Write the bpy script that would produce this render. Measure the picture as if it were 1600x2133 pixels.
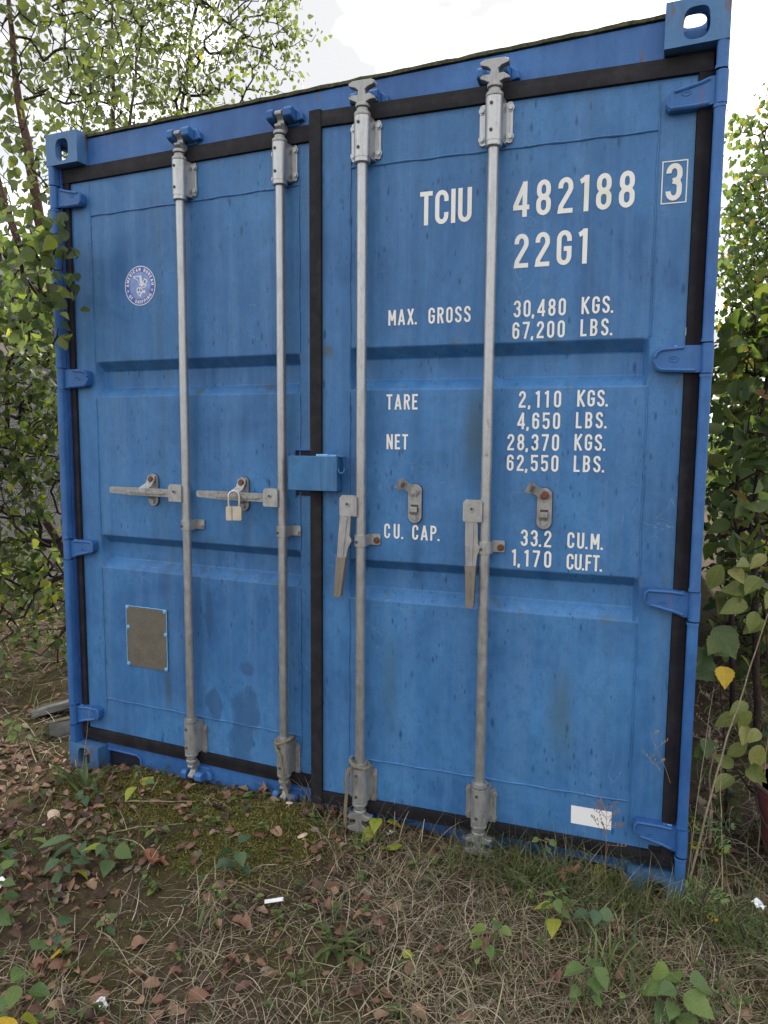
import bpy, bmesh, math, random
import numpy as np
from mathutils import Vector, Matrix

# ------------------------------------------------------------------ scene, camera, sky, sun, exposure
for o in list(bpy.data.objects):
    bpy.data.objects.remove(o)
scene = bpy.context.scene
COL = scene.collection
random.seed(7)
rng = np.random.default_rng(11)
R = math.radians

CAM = Vector((2.4250, -2.2170, 1.4306))
RIGHT = Vector((0.916697, 0.399516, 0.007355))
DOWN = Vector((0.048382, -0.092705, -0.994517))
FWD = Vector((-0.396643, 0.912027, -0.104312))
cam_data = bpy.data.cameras.new('camera')
cam = bpy.data.objects.new('camera', cam_data)
COL.objects.link(cam)
cam_data.sensor_fit = 'HORIZONTAL'
cam_data.sensor_width = 36.0
cam_data.lens = 36.0 * 1520.79 / 1600.0
cam_data.clip_start = 0.02
cam_data.clip_end = 3000.0
up, back = -DOWN, -FWD
cam.matrix_world = Matrix(((RIGHT.x, up.x, back.x, CAM.x), (RIGHT.y, up.y, back.y, CAM.y),
                           (RIGHT.z, up.z, back.z, CAM.z), (0, 0, 0, 1)))
scene.camera = cam

SUN_TO = Vector((-0.10, 0.85, 0.74)).normalized()
SKY_STRENGTH = 0.10
CLOUD_BRIGHT, CLOUD_DARK = 17.0, 3.9
sun_data = bpy.data.lights.new('sun', 'SUN')
sun_data.energy = 3.2
sun_data.angle = R(3)
sun_data.color = (1.0, 0.95, 0.86)
sun = bpy.data.objects.new('sun', sun_data)
COL.objects.link(sun)
sun.rotation_euler = (-SUN_TO).to_track_quat('-Z', 'Y').to_euler()

world = bpy.data.worlds.new('World')
scene.world = world
world.use_nodes = True
wn, wl = world.node_tree.nodes, world.node_tree.links
wn.clear()
w_out = wn.new('ShaderNodeOutputWorld')
w_bg = wn.new('ShaderNodeBackground')
w_bg.inputs['Strength'].default_value = SKY_STRENGTH
w_sky = wn.new('ShaderNodeTexSky')
w_sky.sky_type = 'NISHITA'
w_sky.sun_disc = False
w_sky.sun_elevation = math.asin(SUN_TO.z)
w_sky.sun_rotation = math.atan2(SUN_TO.x, SUN_TO.y)
w_sky.dust_density = 2.0
w_tc = wn.new('ShaderNodeTexCoord')
w_sep = wn.new('ShaderNodeSeparateXYZ')
wl.new(w_tc.outputs['Generated'], w_sep.inputs[0])
w_add = wn.new('ShaderNodeMath'); w_add.operation = 'ADD'; w_add.inputs[1].default_value = 0.25
w_abs = wn.new('ShaderNodeMath'); w_abs.operation = 'ABSOLUTE'
wl.new(w_sep.outputs['Z'], w_abs.inputs[0]); wl.new(w_abs.outputs[0], w_add.inputs[0])
w_div = wn.new('ShaderNodeVectorMath'); w_div.operation = 'DIVIDE'
wl.new(w_tc.outputs['Generated'], w_div.inputs[0]); wl.new(w_add.outputs[0], w_div.inputs[1])
w_n1 = wn.new('ShaderNodeTexNoise'); w_n1.inputs['Scale'].default_value = 2.7
w_n1.inputs['Detail'].default_value = 5.0; w_n1.inputs['Roughness'].default_value = 0.5
w_n1.inputs['Distortion'].default_value = 0.4
wl.new(w_div.outputs[0], w_n1.inputs['Vector'])
w_r1 = wn.new('ShaderNodeValToRGB')
w_r1.color_ramp.elements[0].position = 0.45; w_r1.color_ramp.elements[1].position = 0.70
w_r1.color_ramp.elements[0].color = (CLOUD_DARK * 0.97, CLOUD_DARK * 0.98, CLOUD_DARK, 1)
w_r1.color_ramp.elements[1].color = (CLOUD_BRIGHT, CLOUD_BRIGHT * 0.995, CLOUD_BRIGHT * 0.985, 1)
wl.new(w_n1.outputs['Fac'], w_r1.inputs['Fac'])
w_n2 = wn.new('ShaderNodeTexNoise'); w_n2.inputs['Scale'].default_value = 1.3
w_n2.inputs['Detail'].default_value = 2.0
wl.new(w_div.outputs[0], w_n2.inputs['Vector'])
w_r2 = wn.new('ShaderNodeValToRGB')
w_r2.color_ramp.elements[0].position = 0.28; w_r2.color_ramp.elements[1].position = 0.46
w_r2.color_ramp.elements[0].color = (0.55, 0.55, 0.55, 1); w_r2.color_ramp.elements[1].color = (0.97, 0.97, 0.97, 1)
wl.new(w_n2.outputs['Fac'], w_r2.inputs['Fac'])
w_mix = wn.new('ShaderNodeMix'); w_mix.data_type = 'RGBA'
wl.new(w_r2.outputs['Color'], w_mix.inputs[0])
wl.new(w_sky.outputs['Color'], w_mix.inputs[6]); wl.new(w_r1.outputs['Color'], w_mix.inputs[7])
wl.new(w_mix.outputs[2], w_bg.inputs['Color'])
wl.new(w_bg.outputs[0], w_out.inputs['Surface'])

vs = scene.view_settings
vs.view_transform = 'Standard'; vs.look = 'None'; vs.exposure = 1.2; vs.gamma = 1.0; vs.use_curve_mapping = False

cy = scene.cycles
cy.max_bounces, cy.diffuse_bounces, cy.glossy_bounces, cy.transmission_bounces, cy.transparent_max_bounces = 4, 3, 2, 3, 4
cy.caustics_reflective = False; cy.caustics_refractive = False

# ------------------------------------------------------------------ mesh builder
class MB:
    def __init__(s):
        s.v, s.f, s.m = [], [], []
    def add(s, verts, faces, mi=0):
        o = len(s.v)
        s.v += [tuple(p) for p in verts]
        s.f += [[i + o for i in f] for f in faces]
        s.m += [mi] * len(faces)
        return s
    def box(s, x0, x1, y0, y1, z0, z1, mi=0):
        v = [(x0, y0, z0), (x1, y0, z0), (x1, y1, z0), (x0, y1, z0), (x0, y0, z1), (x1, y0, z1), (x1, y1, z1), (x0, y1, z1)]
        return s.add(v, [(0, 1, 5, 4), (1, 2, 6, 5), (2, 3, 7, 6), (3, 0, 4, 7), (4, 5, 6, 7), (3, 2, 1, 0)], mi)
    def prism(s, poly, axis, a0, a1, mi=0):
        n = len(poly)
        def P(p, a):
            if axis == 'y': return (p[0], a, p[1])
            if axis == 'z': return (p[0], p[1], a)
            return (a, p[0], p[1])
        v = [P(p, a0) for p in poly] + [P(p, a1) for p in poly]
        f = [(i, (i + 1) % n, n + (i + 1) % n, n + i) for i in range(n)]
        f += [tuple(range(n - 1, -1, -1)), tuple(range(n, 2 * n))]
        return s.add(v, f, mi)
    def tube(s, path, r, n=8, mi=0, caps=True):
        path = [Vector(p) for p in path]
        k = len(path)
        rr = r if isinstance(r, (list, tuple)) else [r] * k
        v, f = [], []
        prev = None
        for i in range(k):
            t = (path[min(i + 1, k - 1)] - path[max(i - 1, 0)])
            t = t.normalized() if t.length > 1e-9 else Vector((0, 0, 1))
            if prev is None:
                a = Vector((1, 0, 0)) if abs(t.x) < 0.8 else Vector((0, 1, 0))
                prev = (a - t * a.dot(t)).normalized()
            else:
                prev = prev - t * prev.dot(t)
                prev = prev.normalized() if prev.length > 1e-6 else t.orthogonal().normalized()
            b = t.cross(prev)
            for j in range(n):
                an = 2 * math.pi * j / n
                v.append(path[i] + (prev * math.cos(an) + b * math.sin(an)) * rr[i])
        for i in range(k - 1):
            for j in range(n):
                f.append((i * n + j, i * n + (j + 1) % n, (i + 1) * n + (j + 1) % n, (i + 1) * n + j))
        if caps:
            f.append(tuple(range(n - 1, -1, -1))); f.append(tuple((k - 1) * n + j for j in range(n)))
        return s.add(v, f, mi)
    def lathe(s, prof, c, n=20, mi=0):            # prof: (r, z) about a vertical axis at c
        return s.tube([(c[0], c[1], c[2] + z) for r, z in prof], [r for r, z in prof], n, mi)
    def hexbolt(s, x, y, z, r=0.0085, t=0.007, mi=0, n=6):   # head towards -y
        poly = [(x + r * math.cos(a), z + r * math.sin(a)) for a in [2 * math.pi * (i + .3) / n for i in range(n)]]
        s.prism([(x + 1.25 * (px - x), z + 1.25 * (pz - z)) for px, pz in poly] if n > 6 else
                [(x + r * 1.45 * math.cos(a), z + r * 1.45 * math.sin(a)) for a in [2 * math.pi * i / 12 for i in range(12)]],
                'y', y - 0.0022, y, mi)
        return s.prism(poly, 'y', y - t, y - 0.0021, mi)
    def build(s, name, mats, parent=None, M=None, bevel=0.0, segs=2, angle=38, smooth=True, recalc=True):
        me = bpy.data.meshes.new(name)
        me.from_pydata(s.v, [], s.f)
        for m in (mats if isinstance(mats, (list, tuple)) else [mats]):
            me.materials.append(m)
        me.polygons.foreach_set('material_index', s.m)
        if recalc:
            bm = bmesh.new(); bm.from_mesh(me)
            bmesh.ops.recalc_face_normals(bm, faces=bm.faces)
            bm.to_mesh(me); bm.free()
        if smooth:
            me.polygons.foreach_set('use_smooth', [True] * len(me.polygons))
        if smooth and not bevel:
            me.set_sharp_from_angle(angle=R(angle))
        me.update()
        o = bpy.data.objects.new(name, me)
        COL.objects.link(o)
        if parent: o.parent = parent
        if M is not None: o.matrix_local = M
        if bevel:
            b = o.modifiers.new('bevel', 'BEVEL')
            b.width = bevel; b.segments = segs; b.limit_method = 'ANGLE'; b.angle_limit = R(30)
            b.harden_normals = True
        return o

def empty(name, loc, label, cat, group=None, rz=0.0):
    o = bpy.data.objects.new(name, None)
    o.empty_display_size = 0.1
    o.location = loc; o.rotation_euler = (0, 0, rz)
    COL.objects.link(o)
    return tag(o, label, cat, group)
def tag(o, label, cat, group=None):
    o['label'] = label; o['category'] = cat
    if group: o['group'] = group
    return o
def rounded(x0, x1, z0, z1, r, n=4):
    pts = []
    for cx, cz, a0 in ((x1 - r, z1 - r, 0), (x0 + r, z1 - r, 90), (x0 + r, z0 + r, 180), (x1 - r, z0 + r, 270)):
        for i in range(n + 1):
            a = R(a0 + 90 * i / n)
            pts.append((cx + r * math.cos(a), cz + r * math.sin(a)))
    return pts

# ------------------------------------------------------------------ materials
class NT:
    """short-hand for building node materials"""
    def __init__(s, name):
        s.mat = bpy.data.materials.new(name)
        s.mat.use_nodes = True
        s.t = s.mat.node_tree
        s.n, s.l = s.t.nodes, s.t.links
        s.n.clear()
        s.out = s.n.new('ShaderNodeOutputMaterial')
        s.b = s.n.new('ShaderNodeBsdfPrincipled')
        s.l.new(s.b.outputs[0], s.out.inputs[0])
        s._pos = None
    def new(s, typ, **kw):
        nd = s.n.new(typ)
        for k, v in kw.items(): setattr(nd, k, v)
        return nd
    def put(s, sock, val):
        if isinstance(val, bpy.types.NodeSocket): s.l.new(val, sock)
        else: sock.default_value = val
    def pos(s):
        if s._pos is None: s._pos = s.new('ShaderNodeNewGeometry').outputs['Position']
        return s._pos
    def obj(s): return s.new('ShaderNodeTexCoord').outputs['Object']
    def mapping(s, vec, scale=(1, 1, 1), loc=(0, 0, 0)):
        m = s.new('ShaderNodeMapping'); s.put(m.inputs['Vector'], vec)
        m.inputs['Scale'].default_value = scale; m.inputs['Location'].default_value = loc
        return m.outputs[0]
    def noise(s, vec, scale, detail=4, rough=0.55, dist=0.0):
        n = s.new('ShaderNodeTexNoise'); s.put(n.inputs['Vector'], vec)
        n.inputs['Scale'].default_value = scale; n.inputs['Detail'].default_value = detail
        n.inputs['Roughness'].default_value = rough; n.inputs['Distortion'].default_value = dist
        return n.outputs['Fac']
    def voro(s, vec, scale, feature='F1', out='Distance', rnd=1.0):
        n = s.new('ShaderNodeTexVoronoi', feature=feature); s.put(n.inputs['Vector'], vec)
        n.inputs['Scale'].default_value = scale; n.inputs['Randomness'].default_value = rnd
        return n.outputs[out]
    def ramp(s, fac, stops, interp='LINEAR'):
        r = s.new('ShaderNodeValToRGB'); s.put(r.inputs['Fac'], fac)
        cr = r.color_ramp; cr.interpolation = interp
        while len(cr.elements) < len(stops): cr.elements.new(0.5)
        for e, (p, c) in zip(cr.elements, stops):
            e.position = p
            e.color = (c, c, c, 1) if isinstance(c, (int, float)) else (*c, 1)
        return r.outputs['Color']
    def mix(s, fac, a, b, blend='MIX'):
        m = s.new('ShaderNodeMix', data_type='RGBA', blend_type=blend)
        s.put(m.inputs[0], fac)
        for i, v in ((6, a), (7, b)):
            if isinstance(v, bpy.types.NodeSocket): s.l.new(v, m.inputs[i])
            else: m.inputs[i].default_value = (*v, 1) if len(v) == 3 else v
        return m.outputs[2]
    def math(s, op, a, b=0.0, c=None):
        m = s.new('ShaderNodeMath', operation=op)
        s.put(m.inputs[0], a); s.put(m.inputs[1], b)
        if c is not None: s.put(m.inputs[2], c)
        return m.outputs[0]
    def bump(s, height, strength=0.3, dist=0.01):
        b = s.new('ShaderNodeBump'); s.put(b.inputs['Height'], height)
        b.inputs['Strength'].default_value = strength; b.inputs['Distance'].default_value = dist
        s.l.new(b.outputs[0], s.b.inputs['Normal'])
    def color(s, c): s.put(s.b.inputs['Base Color'], c if isinstance(c, bpy.types.NodeSocket) else (*c, 1))
    def set(s, **kw):
        for k, v in kw.items():
            s.put(s.b.inputs[k.replace('_', ' ')], v)
        return s

def mat_paint(name, base=(0.048, 0.178, 0.405), chalk=0.6, rust=0.0, panel=False):
    m = NT(name); p = m.pos()
    big = m.noise(p, 2.3, 4, 0.65, 0.4)
    pale = tuple(c * 0.80 + d for c, d in zip(base, (0.055, 0.085, 0.125)))
    deep = tuple(c * d for c, d in zip(base, (0.48, 0.58, 0.70)))
    col = m.mix(m.ramp(big, [(0.32, 0), (0.66, 1)]), deep, tuple(c * 1.18 for c in base))
    # chalked vertical streaks and a fine blotchy bloom
    streak = m.noise(m.mapping(p, (17, 17, 1.1)), 1.0, 4, 0.7)
    col = m.mix(m.math('MULTIPLY', m.ramp(streak, [(0.44, 0), (0.68, 1)]), chalk), col, pale)
    mott = m.noise(m.mapping(p, (40, 40, 24)), 1.0, 5, 0.75)
    col = m.mix(m.ramp(mott, [(0.32, 0.48), (0.52, 0.0)]), col, tuple(c * 0.62 for c in base))
    col = m.mix(m.ramp(mott, [(0.52, 0.0), (0.74, 0.28)]), col, pale)
    grain = m.noise(p, 210, 2, 0.6)
    col = m.mix(m.ramp(grain, [(0.30, 0.22), (0.62, 0.0)]), col, tuple(c * 0.5 for c in base))
    sep = m.new('ShaderNodeSeparateXYZ'); m.put(sep.inputs[0], p)
    # soil splashed up from the ground
    mud = m.math('ADD', m.math('MULTIPLY', sep.outputs['Z'], 5.0), m.math('MULTIPLY', mott, 1.3))
    col = m.mix(m.ramp(mud, [(0.75, 0.65), (1.45, 0.0)]), col, (0.075, 0.070, 0.055))
    if panel:
        # hairline scratches
        sc_ = m.math('ABSOLUTE', m.math('SUBTRACT', m.noise(p, 7.0, 2, 0.4, 1.5), 0.5))
        sf = m.math('MULTIPLY', m.ramp(sc_, [(0.0, 0.6), (0.0035, 0)]), m.ramp(m.noise(p, 2.9, 2, 0.5), [(0.55, 0), (0.62, 1)]))
        col = m.mix(sf, col, (0.20, 0.30, 0.42))
        dark = tuple(c * d for c, d in zip(base, (0.36, 0.40, 0.46)))
        # grime drops that ran down the sheet, in a few sizes
        wv = m.mapping(p, (1, 1, 0.34))
        gate = m.noise(p, 4.0, 3, 0.6)
        for sc, lo, hi, g0, g1, k in ((34, 0.06, 0.18, 0.42, 0.54, 0.95), (15, 0.04, 0.11, 0.40, 0.48, 0.95), (60, 0.07, 0.22, 0.48, 0.58, 0.85)):
            v1 = m.voro(m.mapping(wv, (1, 1, 1), (sc * 0.13, 0, sc * 0.07)), sc)
            f = m.math('MULTIPLY', m.ramp(v1, [(lo, 1), (hi, 0)]), m.ramp(gate, [(g0, 0), (g1, k)]))
            col = m.mix(f, col, dark)
        # run-off stains, greenish grey
        run = m.noise(m.mapping(p, (8, 8, 0.5), (5, 2, 0)), 1.0, 4, 0.65)
        col = m.mix(m.ramp(run, [(0.58, 0), (0.80, 0.45)]), col, (0.055, 0.120, 0.19))
        alg = m.noise(m.mapping(p, (14, 14, 9), (1, 5, 2)), 1.0, 3, 0.6)
        tro = None
        for zc in (0.896, 1.010, 1.592, 1.708):
            d = m.math('ABSOLUTE', m.math('SUBTRACT', sep.outputs['Z'], zc))
            tro = d if tro is None else m.math('MINIMUM', tro, d)
        f = m.math('MULTIPLY', m.ramp(tro, [(0.008, 1), (0.034, 0)]), m.ramp(alg, [(0.58, 0), (0.70, 0.6)]))
        col = m.mix(f, col, (0.075, 0.085, 0.045))
        # run-off below the handle catches and beside the fourth rod
        wx = m.math('MULTIPLY', m.math('SUBTRACT', m.noise(m.mapping(p, (6, 6, 3)), 1.0, 3, 0.6), 0.5), 0.05)
        for xc, w_, za, zb, k, cc in ((1.578, 0.030, 0.86, 1.16, 0.55, dark), (1.990, 0.030, 0.90, 1.16, 0.35, dark), (0.455, 0.028, 0.95, 1.16, 0.35, dark), (0.876, 0.03, 0.95, 1.16, 0.35, dark),
                                      (1.765, 0.045, 1.25, 1.60, 0.65, (0.050, 0.095, 0.115)), (2.06, 0.055, 0.36, 0.75, 0.5, (0.060, 0.105, 0.115)), (1.50, 0.04, 0.34, 0.80, 0.45, (0.050, 0.105, 0.14)), (0.50, 0.03, 0.30, 0.49, 0.5, (0.05, 0.07, 0.05))):
            dx = m.math('ABSOLUTE', m.math('ADD', m.math('SUBTRACT', sep.outputs['X'], xc), wx))
            zz = m.math('DIVIDE', m.math('SUBTRACT', sep.outputs['Z'], za), zb - za)
            f = m.math('MULTIPLY', m.ramp(dx, [(w_ * 0.25, k), (w_, 0)]), m.ramp(zz, [(0.0, 0), (0.45, 1), (0.70, 1), (1.0, 0.0 if w_ > 0.031 else 0.4)]))
            col = m.mix(f, col, cc)
        # damp stain low on the left leaf
        wob = m.math('MULTIPLY', m.math('SUBTRACT', m.noise(p, 16, 3, 0.5), 0.5), 2.2)
        tot = None
        for cx, cz, rx, rz in ((0.865, 0.37, 0.070, 0.10), (0.845, 0.25, 0.065, 0.10), (0.72, 0.38, 0.042, 0.07), (0.87, 0.545, 0.040, 0.03), (0.705, 0.745, 0.020, 0.10)):
            dx = m.math('DIVIDE', m.math('SUBTRACT', sep.outputs['X'], cx), rx)
            dz = m.math('DIVIDE', m.math('SUBTRACT', sep.outputs['Z'], cz), rz)
            d = m.math('ADD', m.math('MULTIPLY', dx, dx), m.math('MULTIPLY', dz, dz))
            tot = d if tot is None else m.math('MINIMUM', tot, d)
        damp = m.ramp(m.math('ADD', tot, wob), [(0.55, 1), (1.05, 0)])
        col = m.mix(m.math('MULTIPLY', damp, 0.62), col, (0.028, 0.080, 0.20))
    if rust:
        rn = m.noise(m.mapping(p, (26, 26, 6)), 1.0, 4, 0.65)
        rust_f = m.ramp(rn, [(0.66 - rust * 0.1, 0), (0.74 - rust * 0.1, 0.9)])
        col = m.mix(rust_f, col, (0.15, 0.085, 0.055))
    m.color(col)
    m.set(Roughness=m.ramp(mott, [(0.3, 0.40), (0.7, 0.62)]))
    m.b.inputs['Specular IOR Level'].default_value = 0.40
    h = m.math('ADD', m.math('MULTIPLY', big, 3.0), m.math('MULTIPLY', grain, 0.08))
    m.bump(h, 0.35, 0.006)
    return m.mat

def mat_metal(name, base=(0.43, 0.44, 0.45), metallic=0.35, rough=0.45, dirt=0.35, dirtcol=(0.10, 0.085, 0.07)):
    m = NT(name); p = m.pos()
    n1 = m.noise(p, 35, 5, 0.65)
    col = m.mix(m.ramp(n1, [(0.3, 0), (0.7, 1)]), tuple(c * 0.88 for c in base), tuple(min(1, c * 1.08) for c in base))
    sp = m.noise(m.mapping(p, (160, 160, 70)), 1.0, 3, 0.7)
    col = m.mix(m.math('MULTIPLY', m.ramp(sp, [(0.58, 0), (0.70, 1)]), dirt), col, dirtcol)
    gr = m.noise(m.mapping(p, (60, 60, 12), (7, 3, 1)), 1.0, 4, 0.6)
    col = m.mix(m.math('MULTIPLY', m.ramp(gr, [(0.50, 0), (0.78, 1)]), dirt * 1.3), col, tuple(c * 0.9 + 0.02 for c in dirtcol))
    ru = m.noise(m.mapping(p, (11, 11, 7), (2, 4, 9)), 1.0, 6, 0.78)
    col = m.mix(m.ramp(ru, [(0.64, 0), (0.70, 0.7)]), col, (0.15, 0.075, 0.045))
    m.color(col)
    m.set(Metallic=metallic, Roughness=m.ramp(n1, [(0.3, rough - 0.08), (0.7, rough + 0.12)]))
    m.bump(m.noise(p, 180, 3, 0.6), 0.22, 0.002)
    return m.mat

def mat_plain(name, base, rough=0.6, var=0.2, scale=40, bump=0.2, spec=0.4, bd=0.003, metallic=0.0):
    m = NT(name); p = m.pos()
    n1 = m.noise(p, scale, 5, 0.6)
    m.color(m.mix(m.ramp(n1, [(0.3, 0), (0.7, 1)]), tuple(c * (1 - var) for c in base), tuple(min(1, c * (1 + var)) for c in base)))
    m.set(Roughness=rough, Metallic=metallic)
    m.b.inputs['Specular IOR Level'].default_value = spec
    m.bump(m.noise(p, scale * 3, 3, 0.6), bump, bd)
    return m.mat

def mat_leaf(name, stops, trans=0.45, rough=0.5, vein=0.0):
    m = NT(name)
    g = m.new('ShaderNodeNewGeometry').outputs['Random Per Island']
    oi = m.new('ShaderNodeObjectInfo').outputs['Random']
    f = m.math('FRACT', m.math('ADD', g, oi))
    col = m.ramp(f, stops)
    p = m.pos()
    n1 = m.noise(p, 60, 3, 0.6)
    col = m.mix(m.ramp(n1, [(0.35, 0.30), (0.65, 0.0)]), col, m.mix(1.0, col, (0.55, 0.55, 0.5), 'MULTIPLY'))
    if vein:
        sp = m.new('ShaderNodeSeparateXYZ'); m.put(sp.inputs[0], m.obj())
        ax = m.math('ABSOLUTE', sp.outputs['X'])
        mid = m.ramp(ax, [(0.006, 1), (0.022, 0)])
        sv = m.math('SINE', m.math('MULTIPLY', m.math('SUBTRACT', sp.outputs['Y'], m.math('MULTIPLY', ax, 0.85)), 46.0))
        side = m.ramp(sv, [(0.80, 0), (1.0, 0.7)])
        vf = m.math('MAXIMUM', mid, side)
        blot = m.noise(m.obj(), 5.0, 4, 0.65)
        col = m.mix(m.ramp(blot, [(0.45, 0), (0.75, 0.6)]), col, m.mix(1.0, col, (1.45, 1.15, 0.75), 'MULTIPLY'))
        col = m.mix(m.math('MULTIPLY', vf, vein), col, m.mix(1.0, col, (1.5, 1.5, 1.35), 'MULTIPLY'))
    m.color(col)
    m.set(Roughness=rough)
    m.b.inputs['Specular IOR Level'].default_value = 0.45
    m.bump(m.noise(p, 190, 2, 0.5) if not vein else m.math('SUBTRACT', m.noise(m.obj(), 9, 3, 0.5), m.math('MULTIPLY', vf, 0.6)), 0.25 if not vein else 0.5, 0.002 if not vein else 0.004)
    if trans:
        tr = m.new('ShaderNodeBsdfTranslucent')
        tcol = m.mix(1.0, col, (1.9, 1.95, 0.9), 'MULTIPLY')
        m.l.new(tcol, tr.inputs['Color'])
        mx = m.new('ShaderNodeMixShader'); mx.inputs[0].default_value = trans
        m.l.new(m.b.outputs[0], mx.inputs[1]); m.l.new(tr.outputs[0], mx.inputs[2])
        m.l.new(mx.outputs[0], m.out.inputs[0])
    return m.mat

PAINT = mat_paint('blue_paint_panel', panel=True)
PAINT2 = mat_paint('blue_paint_steel', base=(0.034, 0.135, 0.370), chalk=0.35, rust=0.12)
PAINT_R = mat_paint('blue_paint_casting', base=(0.062, 0.175, 0.36), chalk=0.45, rust=0.75)
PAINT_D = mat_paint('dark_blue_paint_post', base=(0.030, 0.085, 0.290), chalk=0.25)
PAINT_B = mat_paint('bright_blue_paint_box', base=(0.042, 0.165, 0.35), chalk=0.7, rust=0.3)
CHIP = mat_plain('pale_blue_filler', (0.17, 0.40, 0.66), 0.6, 0.12)
GALV = mat_metal('galvanised_steel', (0.44, 0.45, 0.46), 0.75, 0.36, 0.28)
GALV_D = mat_metal('dull_galvanised_steel', (0.35, 0.355, 0.355), 0.5, 0.45, 0.5)
BRASSY = mat_metal('pale_padlock_metal', (0.62, 0.56, 0.46), 0.5, 0.38, 0.3, (0.16, 0.09, 0.05))
CHROME = mat_metal('shackle_steel', (0.62, 0.61, 0.58), 0.85, 0.28, 0.2)
GRIP = mat_metal('browned_handle_grip', (0.22, 0.195, 0.165), 0.2, 0.5, 0.5)
RUSTB = mat_plain('rusty_bolt', (0.16, 0.065, 0.04), 0.8, 0.4, 160, 0.4)
SCREW = mat_plain('dark_screw', (0.07, 0.06, 0.055), 0.6, 0.4, 200)
RUBBER = NT('black_rubber_gasket')
_p = RUBBER.pos()
_c = RUBBER.mix(RUBBER.ramp(RUBBER.noise(_p, 18, 5, 0.65), [(0.45, 0), (0.8, 1)]), (0.014, 0.0135, 0.018), (0.034, 0.031, 0.037))
RUBBER.color(RUBBER.mix(RUBBER.ramp(RUBBER.noise(RUBBER.mapping(_p, (7, 7, 7)), 1.0, 6, 0.75), [(0.68, 0), (0.78, 0.35)]), _c, (0.07, 0.07, 0.06)))
RUBBER.set(Roughness=0.75); RUBBER.b.inputs['Specular IOR Level'].default_value = 0.22
RUBBER.bump(RUBBER.noise(_p, 60, 3, 0.5), 0.2, 0.003)
RUBBER = RUBBER.mat
WHITE = NT('white_lettering_vinyl')
_p = WHITE.pos()
_c = WHITE.mix(WHITE.ramp(WHITE.noise(_p, 11, 4, 0.6), [(0.55, 0), (0.75, 1)]), (0.80, 0.80, 0.78), (0.70, 0.71, 0.55))
WHITE.color(WHITE.mix(WHITE.ramp(WHITE.noise(_p, 120, 4, 0.7), [(0.62, 0), (0.75, 0.5)]), _c, (0.50, 0.52, 0.42)))
WHITE.set(Roughness=0.45); WHITE = WHITE.mat
PAPER = mat_plain('white_label_paper', (0.84, 0.84, 0.86), 0.5, 0.02, 10, 0.02)
LOGO_DK = mat_plain('sticker_deep_blue', (0.075, 0.115, 0.40), 0.4, 0.15, 40, 0.02)
LOGO_LT = mat_plain('sticker_pale_blue', (0.21, 0.30, 0.60), 0.4, 0.25, 30, 0.02)
LOGO_W = mat_plain('sticker_white', (0.66, 0.70, 0.80), 0.4, 0.06, 40, 0.02)
PLATE = NT('weathered_data_plate')
_p = PLATE.pos()
_b = PLATE.new('ShaderNodeTexBrick'); PLATE.put(_b.inputs['Vector'], PLATE.mapping(PLATE.obj(), (1, 1, 1)))
_ln = PLATE.noise(PLATE.mapping(_p, (55, 1, 230)), 1.0, 2, 0.5)
_c = PLATE.mix(PLATE.ramp(PLATE.noise(_p, 22, 5, 0.6), [(0.3, 0), (0.7, 1)]), (0.125, 0.115, 0.095), (0.17, 0.157, 0.13))
PLATE.color(PLATE.mix(PLATE.ramp(_ln, [(0.56, 0), (0.66, 0.30)]), _c, (0.24, 0.225, 0.19)))
PLATE.set(Roughness=0.5, Metallic=0.3)
PLATE.bump(_ln, 0.3, 0.001); PLATE = PLATE.mat
MOSSY = mat_plain('mossy_roof_lip', (0.075, 0.075, 0.045), 0.95, 0.6, 45, 0.8, 0.2, 0.01)
DARK = mat_plain('dark_void_shade', (0.010, 0.015, 0.03), 0.8, 0.2)  # near-black colour that carries the shade of pockets and voids
ROPE = mat_plain('grey_rope_fibre', (0.23, 0.20, 0.145), 0.9, 0.35, 250, 0.6, 0.2)

# ------------------------------------------------------------------ terrain
_gx = [-3.0, -1.0, -0.3, 0.0, 0.10, 0.36, 0.60, 0.97, 1.26, 1.54, 1.73, 2.04, 2.27, 2.45, 3.0, 4.5]
_gz = [-0.02, 0.0, 0.0, -0.002, 0.004, 0.045, 0.050, 0.066, 0.064, 0.072, 0.060, 0.070, 0.060, 0.052, 0.05, 0.07]
def nz(x, y):
    return (0.010 * np.sin(3.1 * x + 1.3) * np.cos(2.7 * y + 0.4) + 0.007 * np.sin(7.3 * x + 2.1 * y) +
            0.005 * np.cos(11.7 * y - 5.3 * x + 1.0) + 0.003 * np.sin(23 * x + 3) * np.sin(19 * y))
def ground_h(x, y):
    x = np.asarray(x, float); y = np.asarray(y, float)
    base = np.interp(x, _gx, _gz)
    front = np.clip(-y / 1.2, 0, 1)
    z = base * (1 - 0.75 * front) - 0.03 * front
    inside = (np.clip((x - 0.12) / 0.08, 0, 1) * np.clip((2.32 - x) / 0.08, 0, 1) * np.clip((y - 0.10) / 0.12, 0, 1) * (y < 6.2))
    z = z * (1 - inside) + (-0.05) * inside
    near = np.clip(np.abs(y - 0.0) / 0.25, 0.15, 1)
    z = z + nz(x, y) * near * (1 - inside)
    mound = 0.035 * np.exp(-((x - 1.07) / 0.16) ** 2 - ((y + 0.10) / 0.12) ** 2) + 0.02 * np.exp(-((x - 0.8) / 0.12) ** 2 - ((y + 0.4) / 0.12) ** 2)
    far = np.clip((np.hypot(x - 1.2, y) - 12) / 60, 0, 1)
    return z + mound - 0.3 * far
def gh(x, y): return float(ground_h(x, y))

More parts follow.
